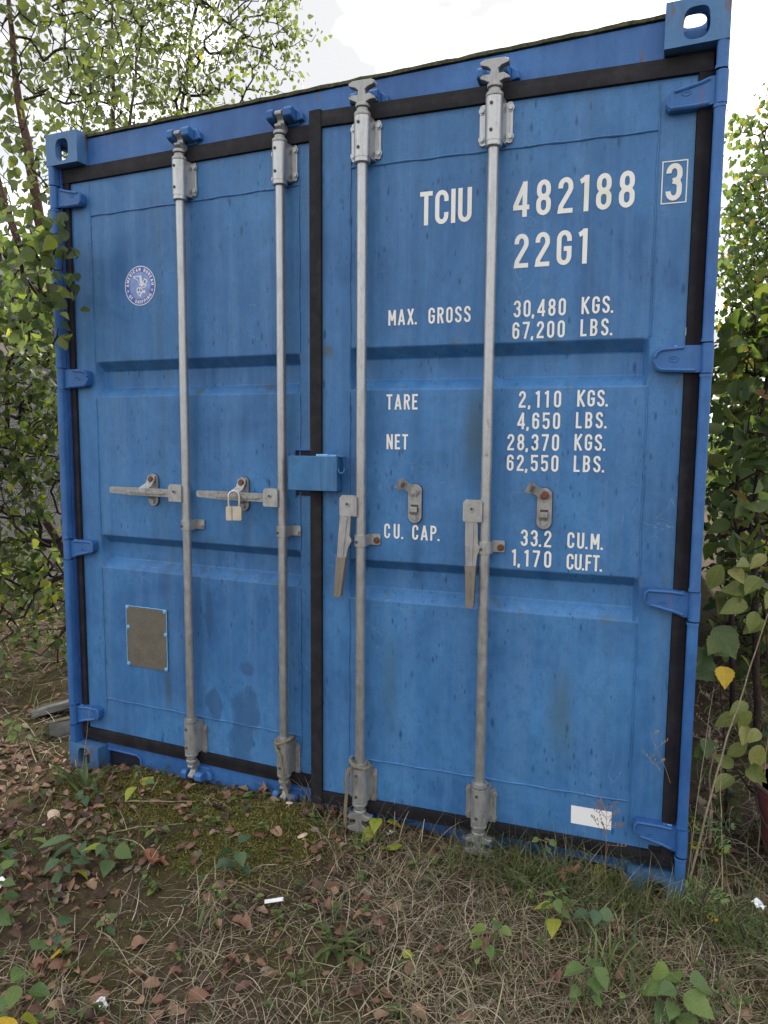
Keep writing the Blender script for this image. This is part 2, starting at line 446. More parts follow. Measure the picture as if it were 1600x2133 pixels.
def axis_pts(lo, hi, step, growth, far):
    a = list(np.arange(lo, hi + 1e-6, step))
    s, v = step, hi
    while v < far:
        s *= growth; v += s; a.append(v)
    s, v = step, lo
    pre = []
    while v > -far:
        s *= growth; v -= s; pre.append(v)
    return np.array(pre[::-1] + a)
gxs = axis_pts(-1.2, 3.4, 0.03, 1.22, 700)
gys = axis_pts(-1.6, 1.2, 0.03, 1.22, 700)
GX, GY = np.meshgrid(gxs, gys)
GZ = ground_h(GX, GY)
nxg, nyg = len(gxs), len(gys)
gv = np.stack([GX.ravel(), GY.ravel(), GZ.ravel()], 1)
idx = np.arange(nxg * nyg).reshape(nyg, nxg)
gf = np.stack([idx[:-1, :-1].ravel(), idx[:-1, 1:].ravel(), idx[1:, 1:].ravel(), idx[1:, :-1].ravel()], 1)
def moss_amount(x, y):
    return (np.exp(-((x - 1.05) / 0.28) ** 2 - ((y + 0.10) / 0.17) ** 2) * 1.5 + np.exp(-((x - 0.45) / 0.30) ** 2 - ((y + 0.12) / 0.20) ** 2) * 1.2 +
            np.exp(-((x - 1.05) / 0.20) ** 2 - ((y + 0.36) / 0.12) ** 2) * 0.9)
me = bpy.data.meshes.new('ground'); me.from_pydata(gv.tolist(), [], gf.tolist())
me.polygons.foreach_set('use_smooth', [True] * len(me.polygons))
_at = me.attributes.new('moss', 'FLOAT', 'POINT'); _at.data.foreach_set('value', np.clip(moss_amount(gv[:, 0], gv[:, 1]), 0, 1.5).astype(np.float32))
ground = bpy.data.objects.new('ground', me); COL.objects.link(ground); ground['kind'] = 'structure'
G = NT('soil_moss_ground'); p = G.pos()
soil = G.mix(G.ramp(G.noise(p, 14, 7, 0.7), [(0.3, 0), (0.7, 1)]), (0.045, 0.032, 0.022), (0.125, 0.088, 0.062))
soil = G.mix(G.ramp(G.noise(p, 90, 4, 0.7), [(0.5, 0), (0.75, 0.7)]), soil, (0.10, 0.075, 0.052))
moss = G.mix(G.ramp(G.noise(p, 70, 5, 0.7), [(0.3, 0), (0.7, 1)]), (0.040, 0.042, 0.012), (0.125, 0.122, 0.032))
mf = G.ramp(G.noise(p, 2.6, 5, 0.6, 0.3), [(0.45, 0), (0.58, 1)])
_ma = G.new('ShaderNodeAttribute', attribute_name='moss').outputs['Fac']
mf = G.math('MAXIMUM', G.math('MULTIPLY', mf, 0.45), G.ramp(G.math('ADD', _ma, G.math('MULTIPLY', G.math('SUBTRACT', G.noise(p, 9, 4, 0.6), 0.5), 1.2)), [(0.30, 0), (0.60, 1)]))
G.color(G.mix(mf, soil, moss))
G.set(Roughness=0.95); G.b.inputs['Specular IOR Level'].default_value = 0.15
G.bump(G.math('ADD', G.noise(p, 35, 6, 0.7), G.math('MULTIPLY', G.noise(p, 220, 3, 0.7), 0.3)), 0.9, 0.02)
ground.data.materials.append(G.mat)

# ------------------------------------------------------------------ the container
root = empty('shipping_container', (0, 0, 0), 'blue steel shipping container with white lettering and four lock rods', 'container')
HX, HY = 2.415, 0.048                      # hinge line and door skin plane of the closed door
AJAR = R(4.3)                              # the right leaf stands slightly open
MR = Matrix.Translation((HX, HY, 0)) @ Matrix.Rotation(AJAR, 4, 'Z') @ Matrix.Translation((-HX, -HY, 0))

def plate_hole(mb, rect, hole, t0, t1, fmap, mi=0, power=3.2, cham=0.0):
    u0, u1, w0, w1 = rect; cu, cw, hw, hh = hole
    angs = [2 * math.pi * i / 36 for i in range(36)] + [math.atan2(w - cw, u - cu) % (2 * math.pi) for u in (u0, u1) for w in (w0, w1)]
    angs = sorted(angs)
    n = len(angs); inn, out = [], []
    for a in angs:
        c, s_ = math.cos(a), math.sin(a)
        r = (abs(c / hw) ** power + abs(s_ / hh) ** power) ** (-1 / power)
        inn.append((cu + r * c, cw + r * s_))
        ts = []
        if c > 1e-9: ts.append((u1 - cu) / c)
        if c < -1e-9: ts.append((u0 - cu) / c)
        if s_ > 1e-9: ts.append((w1 - cw) / s_)
        if s_ < -1e-9: ts.append((w0 - cw) / s_)
        t = min(ts); out.append((cu + t * c, cw + t * s_))
    v = [fmap(*p, t0) for p in inn] + [fmap(*p, t0) for p in out] + [fmap(*p, t1) for p in inn] + [fmap(*p, t1) for p in out]
    f = []
    for i in range(n):
        j = (i + 1) % n
        f += [(i, j, n + j, n + i), (2 * n + i, 3 * n + i, 3 * n + j, 2 * n + j), (i, 2 * n + i, 2 * n + j, j), (n + i, n + j, 3 * n + j, 3 * n + i)]
    mb.add(v, f, mi)

def casting(right, top, rear=False):
    mb = MB(); W, L, H = 0.162, 0.178, 0.118
    X = (lambda u: 2.438 - u) if right else (lambda u: u)
    Z = (lambda w: 2.591 - w) if top else (lambda w: w)
    Y = (lambda y: 6.058 - y) if rear else (lambda y: y)
    plate_hole(mb, (0, W, 0, H), (0.083, 0.064, 0.033, 0.041), 0, 0.026, lambda u, w, t: (X(u), Y(t), Z(w)))
    plate_hole(mb, (0.026, L, 0, H), (0.092, 0.064, 0.038, 0.034), 0.0, 0.026, lambda u, w, t: (X(t), Y(u), Z(w)))
    plate_hole(mb, (0.026, W, 0.026, L), (0.094, 0.096, 0.034, 0.060), 0.0, 0.026, lambda u, w, t: (X(u), Y(w), Z(t)))
    def bx(u0, u1, y0, y1, w0, w1):
        a, b = sorted((X(u0), X(u1))); c, d = sorted((Z(w0), Z(w1))); e, g = sorted((Y(y0), Y(y1)))
        mb.box(a, b, e, g, c, d)
    bx(W - 0.014, W, 0.026, L, 0.026, H)
    bx(0.026, W - 0.014, L - 0.02, L, 0.026, H)
    bx(0.026, W - 0.014, 0.026, L - 0.02, H - 0.016, H)
    return mb.build('corner_casting', PAINT_R, root)
for rr in (False, True):
    for tt in (True, False):
        casting(rr, tt); casting(rr, tt, True)

# header with its mossy lip, and the sill with fork pockets
MB().prism([(0.052, 2.470), (0.052, 2.574), (0.13, 2.574), (0.13, 2.44), (0.086, 2.44)], 'x', 0.1625, 2.2755).build('door_header', PAINT2, root, bevel=0.004)
lip = MB()
xs = np.linspace(0.164, 2.274, 220)
prof = [(0.045 + 0.0015 * math.sin(31 * x) + 0.001 * math.sin(83 * x), 2.587 + 0.0010 * math.sin(47 * x + 1) + 0.0012 * random.random()) for x in xs]
vv, ff = [], []
for i, x in enumerate(xs):
    y0, z1 = prof[i]
    vv += [(x, y0, 2.5765), (x, y0 + 0.001, z1), (x, 0.16, z1 + 0.001), (x, 0.16, 2.5765)]
    if i: 
        for k in range(4): ff.append((4 * i - 4 + k, 4 * i - 4 + (k + 1) % 4, 4 * i + (k + 1) % 4, 4 * i + k))
lip.add(vv, ff + [(0, 1, 2, 3), (4 * len(xs) - 4, 4 * len(xs) - 1, 4 * len(xs) - 2, 4 * len(xs) - 3)])
lip.build('roof_lip', MOSSY, root)
sill = MB()
def sill_poly():
    px = [(0.165, 0.352), (2.086, 2.273)]
    pts = [(0.1625, 0.135), (0.1625, 0.0)]
    pts = [(0.1625, 0.0)]
    for a, b in px:
        a2 = max(a, 0.1665)
        pts += [(a2, 0.0), (a2 + 0.002, 0.078), (a2 + 0.012, 0.094), (b - 0.026, 0.094), (b - 0.016, 0.085), (b, 0.0)]
    pts += [(2.2755, 0.0), (2.2755, 0.128), (0.1625, 0.128)]
    return pts
sill.prism(sill_poly(), 'y', 0.052, 0.064)
sill.build('door_sill', PAINT2, root, bevel=0.0025)
for a, b in ((0.170, 0.352), (2.090, 2.270)):
    t = MB(); t.tube([(a, 0.050, 0.100), (b - 0.024, 0.050, 0.100), (b - 0.006, 0.050, 0.088), (b + 0.004, 0.050, 0.01)], 0.006, 8)
    t.build('fork_pocket_rim', PAINT2, root)
    MB().box(a, b - 0.01, 0.066, 0.6, -0.045, 0.118).build('fork_pocket_shade', DARK, root)  # solid block; the open pocket's shade is put into its dark colour
MB().box(0.1625, 2.2755, 0.0645, 0.13, 0.1285, 0.16).build('sill_ledge', PAINT2, root)

# shell: sides, roof, rear, floor
def corrugated(name, xo, xi):
    mb = MB(); pts = []; y = 0.18
    while y < 5.86:
        pts += [(y, xo), (y + 0.07, xo), (y + 0.105, xi), (y + 0.175, xi)]; y += 0.21
    n = len(pts)
    v = [(q[1], q[0], 0.16) for q in pts] + [(q[1], q[0], 2.50) for q in pts]
    mb.add(v, [(i, i + 1, n + i + 1, n + i) for i in range(n - 1)])
    o = mb.build(name, PAINT2, root, smooth=False)
    sm = o.modifiers.new('thickness', 'SOLIDIFY'); sm.thickness = 0.002
corrugated('side_wall', 0.012, 0.045); corrugated('side_wall', 2.426, 2.393)
MB().box(0.04, 2.398, 0.131, 6.0, 2.55, 2.572).build('roof', PAINT2, root)
MB().box(0.0, 2.438, 5.99, 6.03, 0.12, 2.47).build('rear_wall', PAINT2, root)
MB().box(0.05, 2.388, 0.14, 5.99, 0.122, 0.16).build('floor', DARK, root)
for x0, x1 in ((0.002, 0.06), (2.378, 2.436)):
    MB().box(x0, x1, 0.18, 5.88, 2.50, 2.56).build('top_rail', PAINT2, root)
    MB().box(x0, x1, 0.18, 5.88, 0.02, 0.158).build('bottom_rail', PAINT2, root)

# corner posts: a body, an inner rebate and front strips between the hinges
HINGES = [(2.316, 2.400), (1.609, 1.690), (0.908, 0.992), (0.196, 0.281)]
def mirror(x, right): return x if right else 2.438 - x
for right in (True, False):
    def bx(mb, a, b, *rest):
        a, b = sorted((mirror(a, right), mirror(b, right))); mb.box(a, b, *rest)
    post = MB()
    bx(post, 2.398 if not right else 2.4075, 2.436, 0.034, 0.15, 0.1185, 2.4725)
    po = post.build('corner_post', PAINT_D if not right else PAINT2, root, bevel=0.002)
    rid = MB(); bx(rid, 2.3955, 2.399, 0.030, 0.041, 0.13, 2.46)
    if not right: rid.build('rebate_ridge', PAINT_D, po)
    zs = [2.4725] + [z for a, b in HINGES for z in (b + 0.003, a - 0.003)] + [0.1185]
    for i in range(0, len(zs), 2):
        z1, z0 = zs[i], zs[i + 1]
        st = MB()
        c = [(2.437, 0.0335), (2.437, 0.010), (2.434, 0.004), (2.428, 0.001), (2.416, 0.001), (2.410, 0.004), (2.407, 0.010), (2.407, 0.0335)]
        st.prism([(mirror(x, right), y) for x, y in c], 'z', z0, z1)
        for zz in (z0, z1 - 0.008):
            if 0.13 < zz < 2.46:
                st.prism([(mirror(x + (0.002 if x < 2.42 else 0.0008) * (-1 if x < 2.42 else 1), right), y - 0.0015) for x, y in c], 'z', zz, zz + 0.008)
        st.build('post_strip', PAINT2, po)

# hinges
BL = {0: [(2.418, .036), (2.392, .034), (2.37, .026), (2.305, .012), (2.289, .002), (2.284, -.012), (2.284, -.032), (2.292, -.042), (2.36, -.042), (2.392, -.039), (2.418, -.034)],
      1: [(2.418, .037), (2.36, .037), (2.302, .032), (2.287, .025), (2.281, .012), (2.281, -.014), (2.288, -.028), (2.302, -.034), (2.36, -.037), (2.392, -.038), (2.418, -.037)]}
BL[2] = [(x, -z) for x, z in BL[0]][::-1]; BL[3] = BL[2]
def hinge(i, right, parent):
    z0, z1 = HINGES[i]; zc = (z0 + z1) / 2
    mb = MB(); X = lambda x: mirror(x, right)
    poly = [(X(x), zc + z) for x, z in BL[i]]
    mb.prism(poly, 'y', 0.021, 0.0475)
    for s_ in (1, -1):
        edge = [(x, z) for x, z in BL[i] if z * s_ > 0.004 and x < 2.41]
        if s_ < 0: edge = edge[::-1]
        path = [(X(x + 0.004 * (x < 2.30)), 0.0205, zc + z - s_ * 0.006) for x, z in edge]
        if len(path) > 1: mb.tube(path, 0.0048, 6)
    mb.lathe([(0.0, z0 - 0.0), (0.0158, z0), (0.0158, z1), (0.0, z1)], (X(2.4215), 0.0165, 0), 14)
    mb.tube([(X(2.335) + 0.012 * math.cos(a), 0.0205, zc + 0.0 + 0.0075 * math.sin(a)) for a in np.linspace(0, 2 * math.pi, 17)], 0.0014, 5)
    mb.tube([(X(2.335) + 0.006 * s_, 0.0205, zc + 0.001 * (1 - abs(s_)) * 2) for s_ in (-1, -.5, 0, .5, 1)], 0.0012, 5)
    mats = [PAINT2, CHIP]
    if i > 0:
        top = [(x, z) for x, z in BL[i] if z > 0.01 and 2.29 < x < 2.41]
        tx = 2.335; tz = zc + (0.039 if i > 1 else 0.036)
        rnd = random.Random(i * 7 + right)
        for k in range(5):
            mb.tube([(X(tx + k * 0.011), 0.026 + rnd.uniform(0, 0.01), tz - 0.004 + rnd.uniform(0, .003)), (X(tx + (k + 1.2) * 0.011), 0.03, tz - 0.004 + rnd.uniform(0, .003))], 0.0042, 6, 1)
    return mb.build('hinge', mats, parent, bevel=0.0)

# door leaves: frame flush with a sheet that has two pressed troughs
def door(xa, xb, wa, wb, M):
    zs = [0.182, 0.322, 0.882, 0.918, 0.984, 1.016, 1.578, 1.612, 1.679, 1.714, 2.280, 2.412]
    xs = [xa, wa, wa + 0.016, wb - 0.016, wb, xb]
    floor_rows = {3, 4, 7, 8}
    v, f = [], []
    for j, z in enumerate(zs):
        for i, x in enumerate(xs):
            d = 0.0
            if 1 <= i <= 4: d = 0.002
            if j in (0, 11): d = 0.0
            if i in (2, 3) and j in floor_rows: d = 0.042
            v.append((x, HY + d, z))
    n = len(xs)
    for j in range(len(zs) - 1):
        for i in range(n - 1):
            f.append((j * n + i, j * n + i + 1, (j + 1) * n + i + 1, (j + 1) * n + i))
    mb = MB().add(v, f)
    o = len(v); ring = [(xa, zs[0]), (xb, zs[0]), (xb, zs[-1]), (xa, zs[-1])]
    vb = [(x, HY, z) for x, z in ring] + [(x, HY + 0.05, z) for x, z in ring]
    mb.add(vb, [(0, 1, 5, 4), (1, 2, 6, 5), (2, 3, 7, 6), (3, 0, 4, 7), (4, 5, 6, 7)])
    d = mb.build('door', PAINT, root, M, bevel=0.0040, segs=3)
    seams = []
    for z in (2.280, 0.322):
        seams.append([(wa + t * (wb - wa), HY + 0.0005, z + 0.0012 * math.sin(t * 40)) for t in np.linspace(0, 1, 40)])
    for pth in seams:
        MB().tube(pth, [0.0030 + 0.0009 * math.sin(i * 1.9) for i in range(len(pth))], 6).build('weld_seam', PAINT, d)
    for x in (wa, wb):
        for z0, z1 in ((0.25, 0.878), (1.02, 1.574), (1.718, 2.40)):
            k = int((z1 - z0) / 0.02)
            pth = [(x + 0.0012 * math.sin(t * 17), HY + 0.0008, z0 + (z1 - z0) * t) for t in np.linspace(0, 1, k)]
            MB().tube(pth, [0.0026 + 0.001 * math.sin(i * 2.3 + 1) for i in range(k)], 6).build('weld_seam', PAINT, d)
    return d
doorL = door(0.074, 1.196, 0.170, 1.114, None)
doorR = door(1.244, 2.364, 1.346, 2.269, MR)
for i in range(4):
    hinge(i, False, doorL); hinge(i, True, doorR)

# rubber gaskets
def gasket_strip(mb, p0, p1, side, w0=0.0, w=0.05, ridge=True):
    # a strip from p0 to p1 (x, z); 'side' is the unit direction across it, from the door outwards
    prof = [(0.0, 0.0), (0.002, -0.009), (0.012, -0.011), (0.50, -0.0112), (0.56, -0.0096), (0.75, -0.0086), (0.95, -0.006), (1.0, 0.004), (1.0, 0.02), (0.0, 0.02)]
    v = []
    for p_ in (p0, p1):
        for a, y in prof:
            a2 = a if a > 0.2 or a == 0 else a
            v.append((p_[0] + side[0] * w * a2, HY + y, p_[1] + side[1] * w * a2))
    n = len(prof)
    f = [(i, (i + 1) % n, n + (i + 1) % n, n + i) for i in range(n)] + [tuple(range(n)), tuple(range(2 * n - 1, n - 1, -1))]
    mb.add(v, f)
def gasket(name, spec, M=None):
    mb = MB(); gasket_strip(mb, *spec); return mb.build(name, RUBBER, root, M)
gasket('gasket', ((0.036, 2.4135), (1.203, 2.4135), (0, 1), 0, 0.058))
gasket('gasket', ((0.036, 0.1805), (1.203, 0.1805), (0, -1), 0, 0.052))
gasket('gasket', ((0.0725, 0.1800), (0.0725, 2.4130), (-1, 0), 0, 0.031))
gasket('gasket', ((1.2052, 2.4135), (2.401, 2.4135), (0, 1), 0, 0.053), MR)
gasket('gasket', ((1.2052, 0.1805), (2.401, 0.1805), (0, -1), 0, 0.046), MR)
gasket('gasket', ((2.3655, 0.1800), (2.3655, 2.4130), (1, 0), 0, 0.041), MR)
mb = MB()
gasket_strip(mb, (1.2485, 0.1345), (1.2485, 2.4665), (-1, 0), 0, 0.0455)
gk = mb.build('gasket', RUBBER, root, MR @ Matrix.Translation((0, -0.0025, 0)))
mb = MB()
mb.prism(rounded(2.312, 2.396, 2.418, 2.470, 0.004), 'y', 0.046, 0.058)
mb.build('gasket_corner', RUBBER, root, MR)
mb = MB(); mb.prism(rounded(2.330, 2.400, 0.138, 0.196, 0.004), 'y', 0.046, 0.058)
mb.prism(rounded(2.352, 2.364, 0.150, 0.163, 0.0055), 'y', 0.0425, 0.046, 1)
mb.build('gasket_corner', [RUBBER, GALV_D], root, MR)

# lock rods
RODS = [(0.640, 0.038, True, None), (1.062, 0.038, True, None), (1.402, 0.040, False, MR), (1.814, 0.040, False, MR)]
def head(mb, x, y, closed, flip):
    Zf = (lambda z: 2.598 - z) if flip else (lambda z: z)
    pts = [(-.011, 2.448), (-.030, 2.458), (-.041, 2.462), (-.043, 2.469), (-.030, 2.474), (-.013, 2.473), (-.011, 2.486), (-.021, 2.494), (-.041, 2.500), (-.043, 2.509), (-.030, 2.515),
           (0, 2.516), (.030, 2.515), (.043, 2.509), (.041, 2.500), (.021, 2.494), (.011, 2.486), (.013, 2.473), (.026, 2.475), (.043, 2.463), (.046, 2.456), (.030, 2.456), (.011, 2.448)]
    if closed:
        mb.prism([(y + 0.012 + a * 0.62, Zf(z)) for a, z in pts], 'x', x - 0.013, x + 0.013)
    else:
        mb.prism([(x + a, Zf(z)) for a, z in pts], 'y', y - 0.0125, y + 0.0125)
    for r, a, b in ((0.0225, 2.436, 2.450), (0.0185, 2.404, 2.437), (0.0265, 2.4105, 2.424)):
        z0, z1 = sorted((Zf(a), Zf(b)))
        mb.lathe([(r - 0.003, z0), (r, z0 + 0.003), (r, z1 - 0.003), (r - 0.003, z1)], (x, y, 0), 16)
def bracket(mb, x, y, flip):
    Zf = (lambda z: 2.598 - z) if flip else (lambda z: z)
    z0, z1 = sorted((Zf(2.288), Zf(2.410)))
    sec = [(x - 0.030, HY), (x - 0.0265, y + 0.012), (x - 0.0262, y)] + [(x + 0.0262 * math.cos(a), y - 0.0262 * math.sin(a)) for a in np.linspace(math.pi * 0.93, math.pi * 0.07, 11)] + [(x + 0.0262, y), (x + 0.0265, y + 0.012), (x + 0.031, HY)]
    mb.prism(sec, 'z', z0, z1)
    a, b = sorted((Zf(2.272), Zf(2.2875)))
    mb.lathe([(0.0225, a), (0.0255, a + 0.003), (0.0255, b)], (x, y, 0), 18)
    p0, p1 = sorted((Zf(2.289), Zf(2.424)))
    mb.prism(rounded(x - 0.050, x - 0.0305, p0 + 0.004, p1 - 0.014, 0.009), 'y', HY - 0.006, HY)
    mb.prism(rounded(x + 0.0315, x + 0.049, p0 + 0.004, p1 - 0.014, 0.009), 'y', HY - 0.006, HY)
    mb.box(x - 0.038, x - 0.028, HY - 0.0065, HY - 0.0005, p0 + 0.006, p1 - 0.018)
    mb.box(x + 0.028, x + 0.038, HY - 0.0065, HY - 0.0005, p0 + 0.006, p1 - 0.018)
    for s_ in (-0.0425, 0.0425):
        for z in (p0 + 0.022, p1 - 0.032):
            mb.hexbolt(x + s_, HY - 0.006, z, 0.0075, 0.0075)
    for z in (z0 + 0.026, z1 - 0.022):
        mb.hexbolt(x - 0.004, y - 0.0258, z, 0.0042, 0.0035, 1, 8)
def clamp(mb, x, y):
    z0, z1 = 1.068, 1.107
    ring = [(x + 0.0215 * math.cos(a), y - 0.0215 * math.sin(a)) for a in np.linspace(math.pi, 0, 13)]
    ins = [(x + 0.0168 * math.cos(a), y - 0.0168 * math.sin(a)) for a in np.linspace(0, math.pi, 13)]
    mb.prism([(x - 0.0215, HY - 0.001)] + ring + [(x + 0.0215, HY - 0.001), (x + 0.0168, HY - 0.001)] + ins + [(x - 0.0168, HY - 0.001)], 'z', z0, z1)
    mb.prism(rounded(x + 0.018, x + 0.056, z0 + 0.002, z1 - 0.001, 0.006), 'y', HY - 0.007, HY - 0.0005)
    mb.prism(rounded(x - 0.036, x - 0.018, z0 + 0.003, z1 - 0.003, 0.006), 'y', HY - 0.007, HY - 0.0005)
    mb.hexbolt(x + 0.044, HY - 0.007, (z0 + z1) / 2 - 0.003, 0.0078, 0.007, 2 if x > 1.2 else 0)
    mb.hexbolt(x - 0.008, y - 0.0212, (z0 + z1) / 2 - 0.004, 0.0042, 0.0035, 1, 8)
for k, (x, off, closed, M) in enumerate(RODS):
    y = HY - off
    mb = MB(); mb.lathe([(0.0165, 0.17), (0.0165, 2.42)], (x, y, 0), 20)
    rod = mb.build('lock_rod', GALV, root, M)
    for flip in (False, True):
        h = MB(); head(h, x, y, closed, flip); h.build('cam_head', GALV_D, rod, bevel=0.0025)
        b = MB(); bracket(b, x, y, flip); b.build('bearing_bracket', [GALV_D if flip else GALV, SCREW], rod, bevel=0.0018)
    c = MB(); clamp(c, x, y); c.build('guide_clamp', [GALV, SCREW, RUSTB], rod, bevel=0.0012)
    # handle hub and lever
    h = MB()
    hz0, hz1 = (1.176, 1.241) if closed else (1.168, 1.236)
    hx0, hx1 = x - 0.066, x - 0.006
    h.prism([(hx0 + 0.004, hz0), (hx1, hz0), (hx1, hz1 - 0.008), (hx1 - 0.006, hz1), (hx0 + 0.008, hz1), (hx0, hz1 - 0.010), (hx0, hz0 + 0.004)], 'y', y - 0.024, y - 0.006)
    h.box(x - 0.020, x - 0.002, y - 0.012, y + 0.012, hz0 + 0.004, hz1 - 0.006)
    h.hexbolt((hx0 + hx1) / 2 - 0.002, y - 0.024, (hz0 + hz1) / 2 + 0.006, 0.0075, 0.004, 0, 10)
    h.hexbolt((hx0 + hx1) / 2 - 0.002, y - 0.028, (hz0 + hz1) / 2 + 0.006, 0.0036, 0.002, 1, 8)
    h.build('handle_hub', [GALV, SCREW], rod, bevel=0.003)
    g = MB()
    if closed:
        zc = 1.2075
        xl, xr = x - 0.360, x - 0.050
        prof = [(xl, zc - 0.006), (xl + 0.006, zc - 0.010), (xl + 0.10, zc - 0.015), (xl + 0.2, zc - 0.016), (xr, zc - 0.017), (xr, zc + 0.014), (xl + 0.2, zc + 0.014), (xl + 0.1, zc + 0.015), (xl + 0.006, zc + 0.014), (xl, zc + 0.010)]
        g.prism(prof, 'y', y - 0.020, y - 0.009)
        g.prism([(xl + 0.085, zc - 0.004), (xl + 0.11, zc - 0.007), (xr - 0.05, zc - 0.007), (xr - 0.03, zc - 0.002), (xr - 0.05, zc + 0.003), (xl + 0.1, zc + 0.003)], 'y', y - 0.026, y - 0.0195)
        for q in range(9):                       # cast marks
            if q != 4: g.box(xl + 0.012 + q * 0.008, xl + 0.012 + q * 0.008 + 0.0045, y - 0.0212, y - 0.0195, zc - 0.004 + (q % 3) * 0.001, zc + 0.006)
        g.build('handle', [GALV_D, GRIP], rod, bevel=0.002)
    else:
        s_ = -0.058 if k == 2 else -0.052
        lx = x + s_ + 0.012
        lean = 0.030 if k == 2 else 0.0
        def P(u, z): return (lx + u - lean * (1.18 - z) / 0.29, z)
        g.prism([P(-.019, 1.178), P(-.019, 1.10), P(-.016, 1.03), P(.017, 1.03), P(.020, 1.062), P(.030, 1.085), P(.021, 1.10), P(.019, 1.178)], 'y', y - 0.018, y - 0.006)
        g.prism([P(-.008, 1.165), P(-.006, 1.03), P(.006, 1.03), P(.008, 1.165)], 'y', y - 0.021, y - 0.0175)
        g.prism([P(-.017, 1.031), P(-.015, 1.00), P(-.0125, 0.905), P(-.009, 0.897), P(.010, 0.897), P(.013, 0.905), P(.016, 1.00), P(.0175, 1.031)], 'y', y - 0.025, y - 0.003, 1)
        g.prism([P(-.003, 1.015), P(-.003, 0.905), P(.003, 0.905), P(.003, 1.015)], 'y', y - 0.0262, y - 0.0245, 1)
        g.build('handle', [GALV, GRIP], rod, bevel=0.0035)

# handle catches
def catch(x, closed, M, rusty):
    mb = MB(); zc = 1.213
    mb.prism(rounded(x - 0.024, x + 0.024, zc - 0.065, zc + 0.064, 0.0235, 6), 'y', HY - 0.0005, HY + 0.0012, 3)
    mb.prism(rounded(x - 0.0225, x + 0.0225, zc - 0.0635, zc + 0.0625, 0.022, 6), 'y', HY - 0.0085, HY - 0.0006)
    mb.hexbolt(x, HY - 0.0085, zc - 0.046, 0.0085, 0.007, 0)
    sec = [(HY - 0.0086, zc - 0.036), (HY - 0.020, zc - 0.034), (HY - 0.0255, zc - 0.026), (HY - 0.0255, zc - 0.014), (HY - 0.020, zc - 0.010), (HY - 0.020, zc - 0.015), (HY - 0.0215, zc - 0.024), (HY - 0.018, zc - 0.029), (HY - 0.0086, zc - 0.030)]
    mb.prism(sec, 'x', x - 0.012, x + 0.012)
    mb.box(x - 0.0125, x + 0.0125, HY - 0.0092, HY - 0.0084, zc - 0.029, zc - 0.004, 2)
    # swinging tongue
    pv = Vector((x, 0, zc + 0.040))
    if closed:
        path = [(0.000, 0.014, 0.018), (0.0, 0.0, 0.020), (-0.002, -0.018, 0.030), (-0.008, -0.030, 0.050), (-0.020, -0.040, 0.060), (-0.034, -0.042, 0.058)]
        wid = [0.016, 0.018, 0.015, 0.013, 0.010, 0.008]
    else:
        path = [(0.012, -0.008, 0.014), (0.0, 0.0, 0.014), (-0.014, 0.009, 0.018), (-0.026, 0.016, 0.024), (-0.038, 0.022, 0.034), (-0.048, 0.027, 0.042)]
        wid = [0.013, 0.0165, 0.014, 0.0125, 0.018, 0.0165]
    v = []
    n = len(path)
    for i in range(n):
        a, b = path[max(i - 1, 0)], path[min(i + 1, n - 1)]
        d = Vector((b[0] - a[0], b[1] - a[1])).normalized(); nn = Vector((-d.y, d.x))
        for s_, dy in ((1, 0), (-1, 0), (-1, 0.0045), (1, 0.0045)):
            v.append((pv.x + path[i][0] + nn.x * wid[i] * s_, HY - path[i][2] + dy - (0.006 if not closed and i > 3 and s_ > 0 else 0), pv.z + path[i][1] + nn.y * wid[i] * s_))
    f = [(4 * i + q, 4 * i + (q + 1) % 4, 4 * i + 4 + (q + 1) % 4, 4 * i + 4 + q) for i in range(n - 1) for q in range(4)]
    f += [(0, 1, 2, 3), (4 * n - 1, 4 * n - 2, 4 * n - 3, 4 * n - 4)]
    mb.add(v, f)
    if not closed:                                # the eye through the tongue's end
        ex, ez = pv.x - 0.033, pv.z + 0.020
        mb.prism([(ex + 0.006 * math.cos(a), ez + 0.0085 * math.sin(a + 0.5)) for a in np.linspace(0, 2 * math.pi, 10)[:-1]], 'y', HY - 0.0385, HY - 0.030, 2)
    mb.hexbolt(pv.x, HY - (0.020 if closed else 0.0142), pv.z, 0.0095, 0.008, 1 if rusty else 0)
    return mb.build('handle_catch', [GALV_D, RUSTB, SCREW, DARK], root, M, bevel=0.001)
catch(0.455, True, None, True); catch(0.876, True, None, True)
catch(1.576, False, MR, False); catch(1.988, False, MR, True)

# cam keepers on header and sill
def keeper(x, z0, z1, y):
    mb = MB()
    mb.prism(rounded(x - 0.038, x + 0.056, z0, z1, 0.010), 'y', y - 0.008, y + 0.001)
    for s_, w in ((-1, 0.013), (1, 0.017)):
        xx = x + s_ * 0.034
        mb.prism([(y, z0 + 0.004), (y - 0.040, z0 + 0.010), (y - 0.056, z0 + 0.018), (y - 0.058, z1 - 0.016), (y - 0.046, z1 - 0.006), (y - 0.02, z1 - 0.010), (y, z1 - 0.004)], 'x', xx - w, xx + w)
    mb.prism([(x + 0.05, z0 + 0.008), (x + 0.076, z0 + 0.012), (x + 0.072, z1 - 0.02), (x + 0.05, z1 - 0.006)], 'y', y - 0.022, y)
    return mb.build('cam_keeper', PAINT2, root, bevel=0.005)
for x in (0.640, 1.062, 1.376, 1.798):
    keeper(x, 2.474, 2.530, 0.052); keeper(x, 0.062, 0.118, 0.052)

